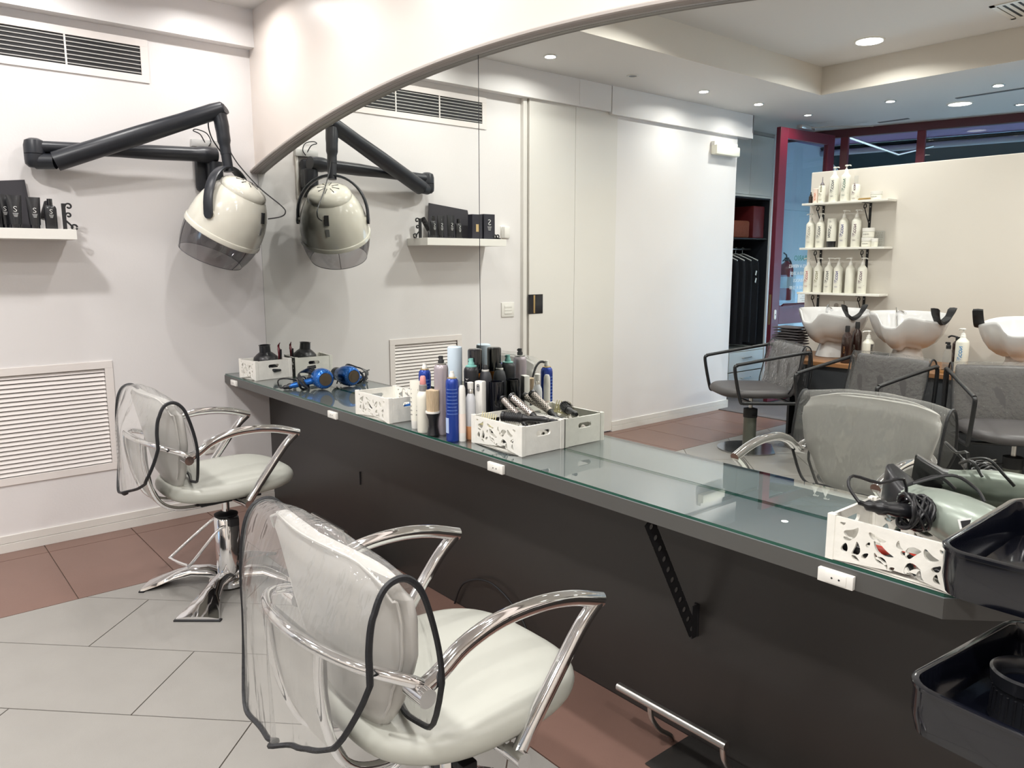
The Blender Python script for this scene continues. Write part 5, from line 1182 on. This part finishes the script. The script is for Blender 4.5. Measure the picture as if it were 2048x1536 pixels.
for k in range(9): a = 2*pi*k/9
rings = [[V((.14*f*cos(a)*(1+.1*sin(3*a)), .16*f*sin(a), z)) for a in [2*pi*i/28 for i in range(28)]] for f, z in ((.8, 1.676), (1, 1.72), (1.05, 1.80), (.85, 1.90), (.5, 1.96), (.1, 1.98))]
o.ring_loft(rings); o = o.build('folded_clothes', cloth_m, loc=(-.62, -5.05, 0)); tag(o, 'dark heap of folded clothes on the wardrobe top shelf', 'clothes')
o = B(); o.b2(-.75, -.48, -5.66, -5.27, 1.676, 1.86, bev=.02); o = o.build('storage_bag', mat('rust cloth', rgb(120, 58, 34), .8, bump=.4, bscale=30), smooth=40); tag(o, 'rust coloured bag on the wardrobe top shelf', 'bag')
o = B(); o.b2(-.80, -.46, -5.90, -5.69, 1.676, 2.02, bev=.01); o = o.build('storage_box', mat('dark red box', rgb(96, 22, 24), .5), smooth=40); tag(o, 'dark red box on the wardrobe top shelf by the door', 'box')
for k in range(4):
    o = B(); o.box((0, 0, .009), (.24, .30, .018), bev=.004); o = o.build('folded_towel', [mat('striped linen', rgb(120, 112, 108), .9) if k == 0 else bpy.data.materials['striped linen']], loc=(-.58, -4.95, .475+.0185*k)); o.rotation_euler = (0, 0, .1*k-.15)
    tag(o, 'grey folded cloth on the low wardrobe top, %s' % ('bottom of its stack', 'second in its stack', 'third in its stack', 'topmost of its stack')[k], 'towel', 'grey cloths on the low wardrobe')

# ------------------------------------------------------------------ street front
FA = math.atan(-.27); fd = V((cos(FA), sin(FA), 0))
def FP(s, z=0): return V((0, -6.15, z))+fd*s     # point along the front line
t = thing('window_1', 'wine red framed glass street front', 'window', (0, -6.15, 0), FA); t['kind'] = 'structure'
def bar(name, x0, x1, z0, z1, m=red_m, y0=-.035, y1=.035): return B().b2(x0, x1, y0, y1, z0, z1, bev=.004).build(name, m, t, smooth=0)
bar('frame_head', -.62, 6.9, 2.70, 2.78, dark_red); bar('frame_sill', .98, 6.9, 0, .08)
for x in (-.62, .215, .93, 2.35, 3.9, 5.4, 6.82): bar('mullion', x, x+.075, 0, 2.70)
for x0, x1 in ((1.005, 2.35), (2.425, 3.9), (3.975, 5.4), (5.475, 6.82)): B().b2(x0, x1, -.004, .004, .08, 2.70).build('window_pane', pane_m, t, smooth=0)
B().b2(-.545, .215, -.004, .004, .1, 2.70).build('window_pane', pane_m, t, smooth=0)
t.children
# open door leaf
hx, hy = .215, -6.02; ex_, ey_ = .155, -5.10
Ld = math.hypot(hx-ex_, hy-ey_); ang = math.atan2(ey_-hy, ex_-hx)
t = thing('door_2', 'wine red glazed street door standing open into the salon', 'door', (hx, hy, .0), ang); t['kind'] = 'structure'
def leaf(name, x0, x1, z0, z1, m=red_m, y0=-.024, y1=.024, par=None): return B().b2(x0, x1, y0, y1, z0, z1, bev=.003).build(name, m, par or t, smooth=0)
leaf('stile', 0, .12, .02, 2.70); leaf('stile', Ld-.12, Ld, .02, 2.70); leaf('rail', .12, Ld-.12, 2.60, 2.70); leaf('rail', .12, Ld-.12, .02, .12)
leaf('rail', .12, Ld-.12, .80, .985); leaf('bottom_glass', .12, Ld-.12, .12, .80, pane_m, -.004, .004); leaf('top_glass', .12, Ld-.12, .985, 2.60, pane_m, -.004, .004)
lk = leaf('lock_case', Ld-.004, Ld+.003, .80, 1.10, mat('brass lock', rgb(150, 128, 90), .35, .8), -.012, .012)
b = B(); b.prism(stadium(0, 0, .032, .017), .006, Matrix.Translation((Ld-.055, -.024, .90)) @ Matrix.Rotation(pi/2, 4, 'X') @ Matrix.Rotation(pi/2, 4, 'Z')); es = b.build('lock_plate', white_p, t)
b = B(); b.cyl((Ld-.055, -.0312, .90), (Ld-.055, -.0302, .90), .006, n=12); b.build('keyhole', black_m, es)
b = B(); b.tube([(.15, -.03, .985), (.15, -.05, 1.0), (Ld-.15, -.05, 1.0), (Ld-.15, -.03, .985)], .008, n=8); b.build('push_bar', dark_red, t)
RX = Matrix.Rotation(pi/2, 4, 'X')            # text facing local -y
def dtext(s, size, x, z, m): lettering(s, size, m, Matrix.Translation((x, -.0055, z)) @ RX @ Matrix.Rotation(0, 4, 'Y'), t, 'lettering')
gtxt = mat('green lettering', rgb(36, 110, 84), .5)
# ------------------------------------------------------------------ 
tm = thing
dtext('HORARIO', .075, .40, 1.455, gtxt)
for k, s in enumerate(('LUNES A VIERNES', 'DE 9:00 A 20:00', 'SABADOS', 'DE 9:00 A 15:00')): dtext(s, .048, .46, 1.375-.072*k, ink_w)
pp = B().b2(.20, .47, -.0075, -.0062, .990, 1.115).build('paper_notice', paper_m, t, smooth=0)
for k in range(4):
    b = B(); b.b2(.24+.02*(k % 3), .43-.03*(k % 2), -.0082, -.0076, 1.09-.022*k, 1.094-.022*k); b.build('notice_line', i_grey, pp, smooth=0)
dcl = thing('door_closer', 'steel door closer arm between the open red door and the window head', 'door closer', (hx, hy, 2.72))
b = B(); b.tube([(-.02, .55, .0), (.16, .30, .02), (.42, .02, .02)], .007, n=7); b.build('arm', steel, dcl); b = B(); b.b2(-.03, .03, .42, .66, -.015, .02, bev=.004); b.build('closer_body', steel, dcl)
# fire extinguisher on the niche end wall
t = thing('fire_extinguisher', 'red fire extinguisher seen through the glass of the open door', 'fire extinguisher', (-.47, -6.42, .98)); rm = mat('extinguisher red', rgb(120, 24, 28), .3, coat=.4)
b = B(); b.lathe([(.070, 0), (.078, .01), (.078, .36), (.06, .41), (.03, .43), (.022, .45)], n=32); b.build('cylinder', rm, t)
b = B(); b.b2(-.02, .02, -.02, .02, .45, .49, bev=.004); b.tube([(0, 0, .485), (.02, .05, .52), (.03, .12, .54)], .008, n=7); b.tube([(0, 0, .46), (.02, .08, .47), (.03, .13, .45)], .007, n=7); b.build('valve', black_m, t)
b = B(); b.tube([(0, -.02, .47), (0, -.08, .44), (.02, -.10, .30), (.02, -.10, .12)], .011, n=9, smooth=4); b.build('hose', black_m, t)
b = B(); b.lathe([(.0785, .14), (.0785, .27)], n=32, cap=False); b.build('label', mat('silver label', rgb(170, 170, 170), .5), t)
b = B(); b.b2(-.15, -.07, -.03, .03, .1, .42); b.build('wall_hook', steel, t)

# ------------------------------------------------------------------ outside
b = B(); b.b2(-14, 16, -22, -6.05, -.16, -.081); st(b.build('ground_outside', mat('pavement', rgb(150, 148, 142), .8, bump=.2, bscale=40, vary=.1), smooth=0))
b = B(); pts = [FP(-.8), FP(7.2), FP(7.2)+V((-.2, -1.25, 0)), FP(-.8)+V((-.2, -1.25, 0))]; b.prism([(p.x, p.y-.04) for p in pts], .06, Matrix.Translation((0, 0, 2.80)))
st(b.build('ceiling_porch', mat('purple soffit', rgb(150, 126, 168), .6), smooth=0))
b = B(); b.b2(-.75, -.62, -9.5, -6.06, -.08, 2.80); b.b2(-.62, -.55, -9.5, -6.10, 2.02, 2.10); st(b.build('wall_porch', mat('pale porch wall', rgb(214, 220, 226), .6), smooth=0))
aw = thing('shop_awning', 'dark green shop awning hanging outside the street window', 'awning', (0, -6.15, 0), FA)
b = B(); b.ring_loft([[V((-.5, -1.25, 2.78)), V((-.5, -1.3, 2.80)), V((-.5, -2.6, 2.18)), V((-.5, -2.6, 2.14))], [V((6.9, -1.25, 2.78)), V((6.9, -1.3, 2.80)), V((6.9, -2.6, 2.18)), V((6.9, -2.6, 2.14))]]); b.build('canvas', mat('dark green canvas', rgb(24, 44, 50), .8), aw, smooth=0)
b = B(); b.b2(-.35, 6.9, -2.62, -2.6, 1.2, 2.18); b.build('valance', bpy.data.materials['dark green canvas'], aw, smooth=0)
b = B(); b.cyl((-.4, -1.28, 2.72), (6.95, -1.28, 2.72), .035, n=12); b.build('front_bar', mat('pale bar', rgb(190, 196, 206), .4), aw)
b = B(); b.tube([(.25, -.08, 2.72), (.62, -.9, 2.60), (.95, -1.3, 2.72)], .014, n=8); b.build('folding_arm', steel, aw)
tr = thing('street_tree', 'bright green leafy tree outside in the street', 'tree', (-1.9, -10.6, 0)); rn = random.Random(4)
b = B(); b.tube([(0, 0, 0), (.05, 0, 1.5), (0, .05, 3.2)], [.13, .1, .06], n=10, smooth=4); b.build('trunk', mat('bark', rgb(92, 78, 64), .9), tr)
b = B()
for k in range(2600):
    a = rn.random()*2*pi; cz_ = rn.uniform(-1, 1); rr = (rn.random()**.4); s_ = math.sqrt(1-cz_*cz_); c = V((1.5*rr*s_*cos(a), 1.5*rr*s_*sin(a), 3.1+1.7*rr*cz_))
    u_ = V((rn.uniform(-1, 1), rn.uniform(-1, 1), rn.uniform(-.6, .6))).normalized()*.10; w_ = u_.cross(V((rn.uniform(-1, 1), rn.uniform(-1, 1), 1))).normalized()*.05
    b.bm.faces.new([b.bm.verts.new(c+q_) for q_ in (-u_, w_, u_, -w_)])
b.build('foliage', mat('leaf green', rgb(96, 158, 66), .6), tr, smooth=0, kind='stuff')
b = B(); b.b2(-6, 12, -17.2, -17, -.1, 6.5); o = b.build('facade_opposite', mat('pale street facade', rgb(150, 168, 182), .8, vary=.2, vscale=1), smooth=0); tag(o, 'pale blue grey building across the street', 'building')
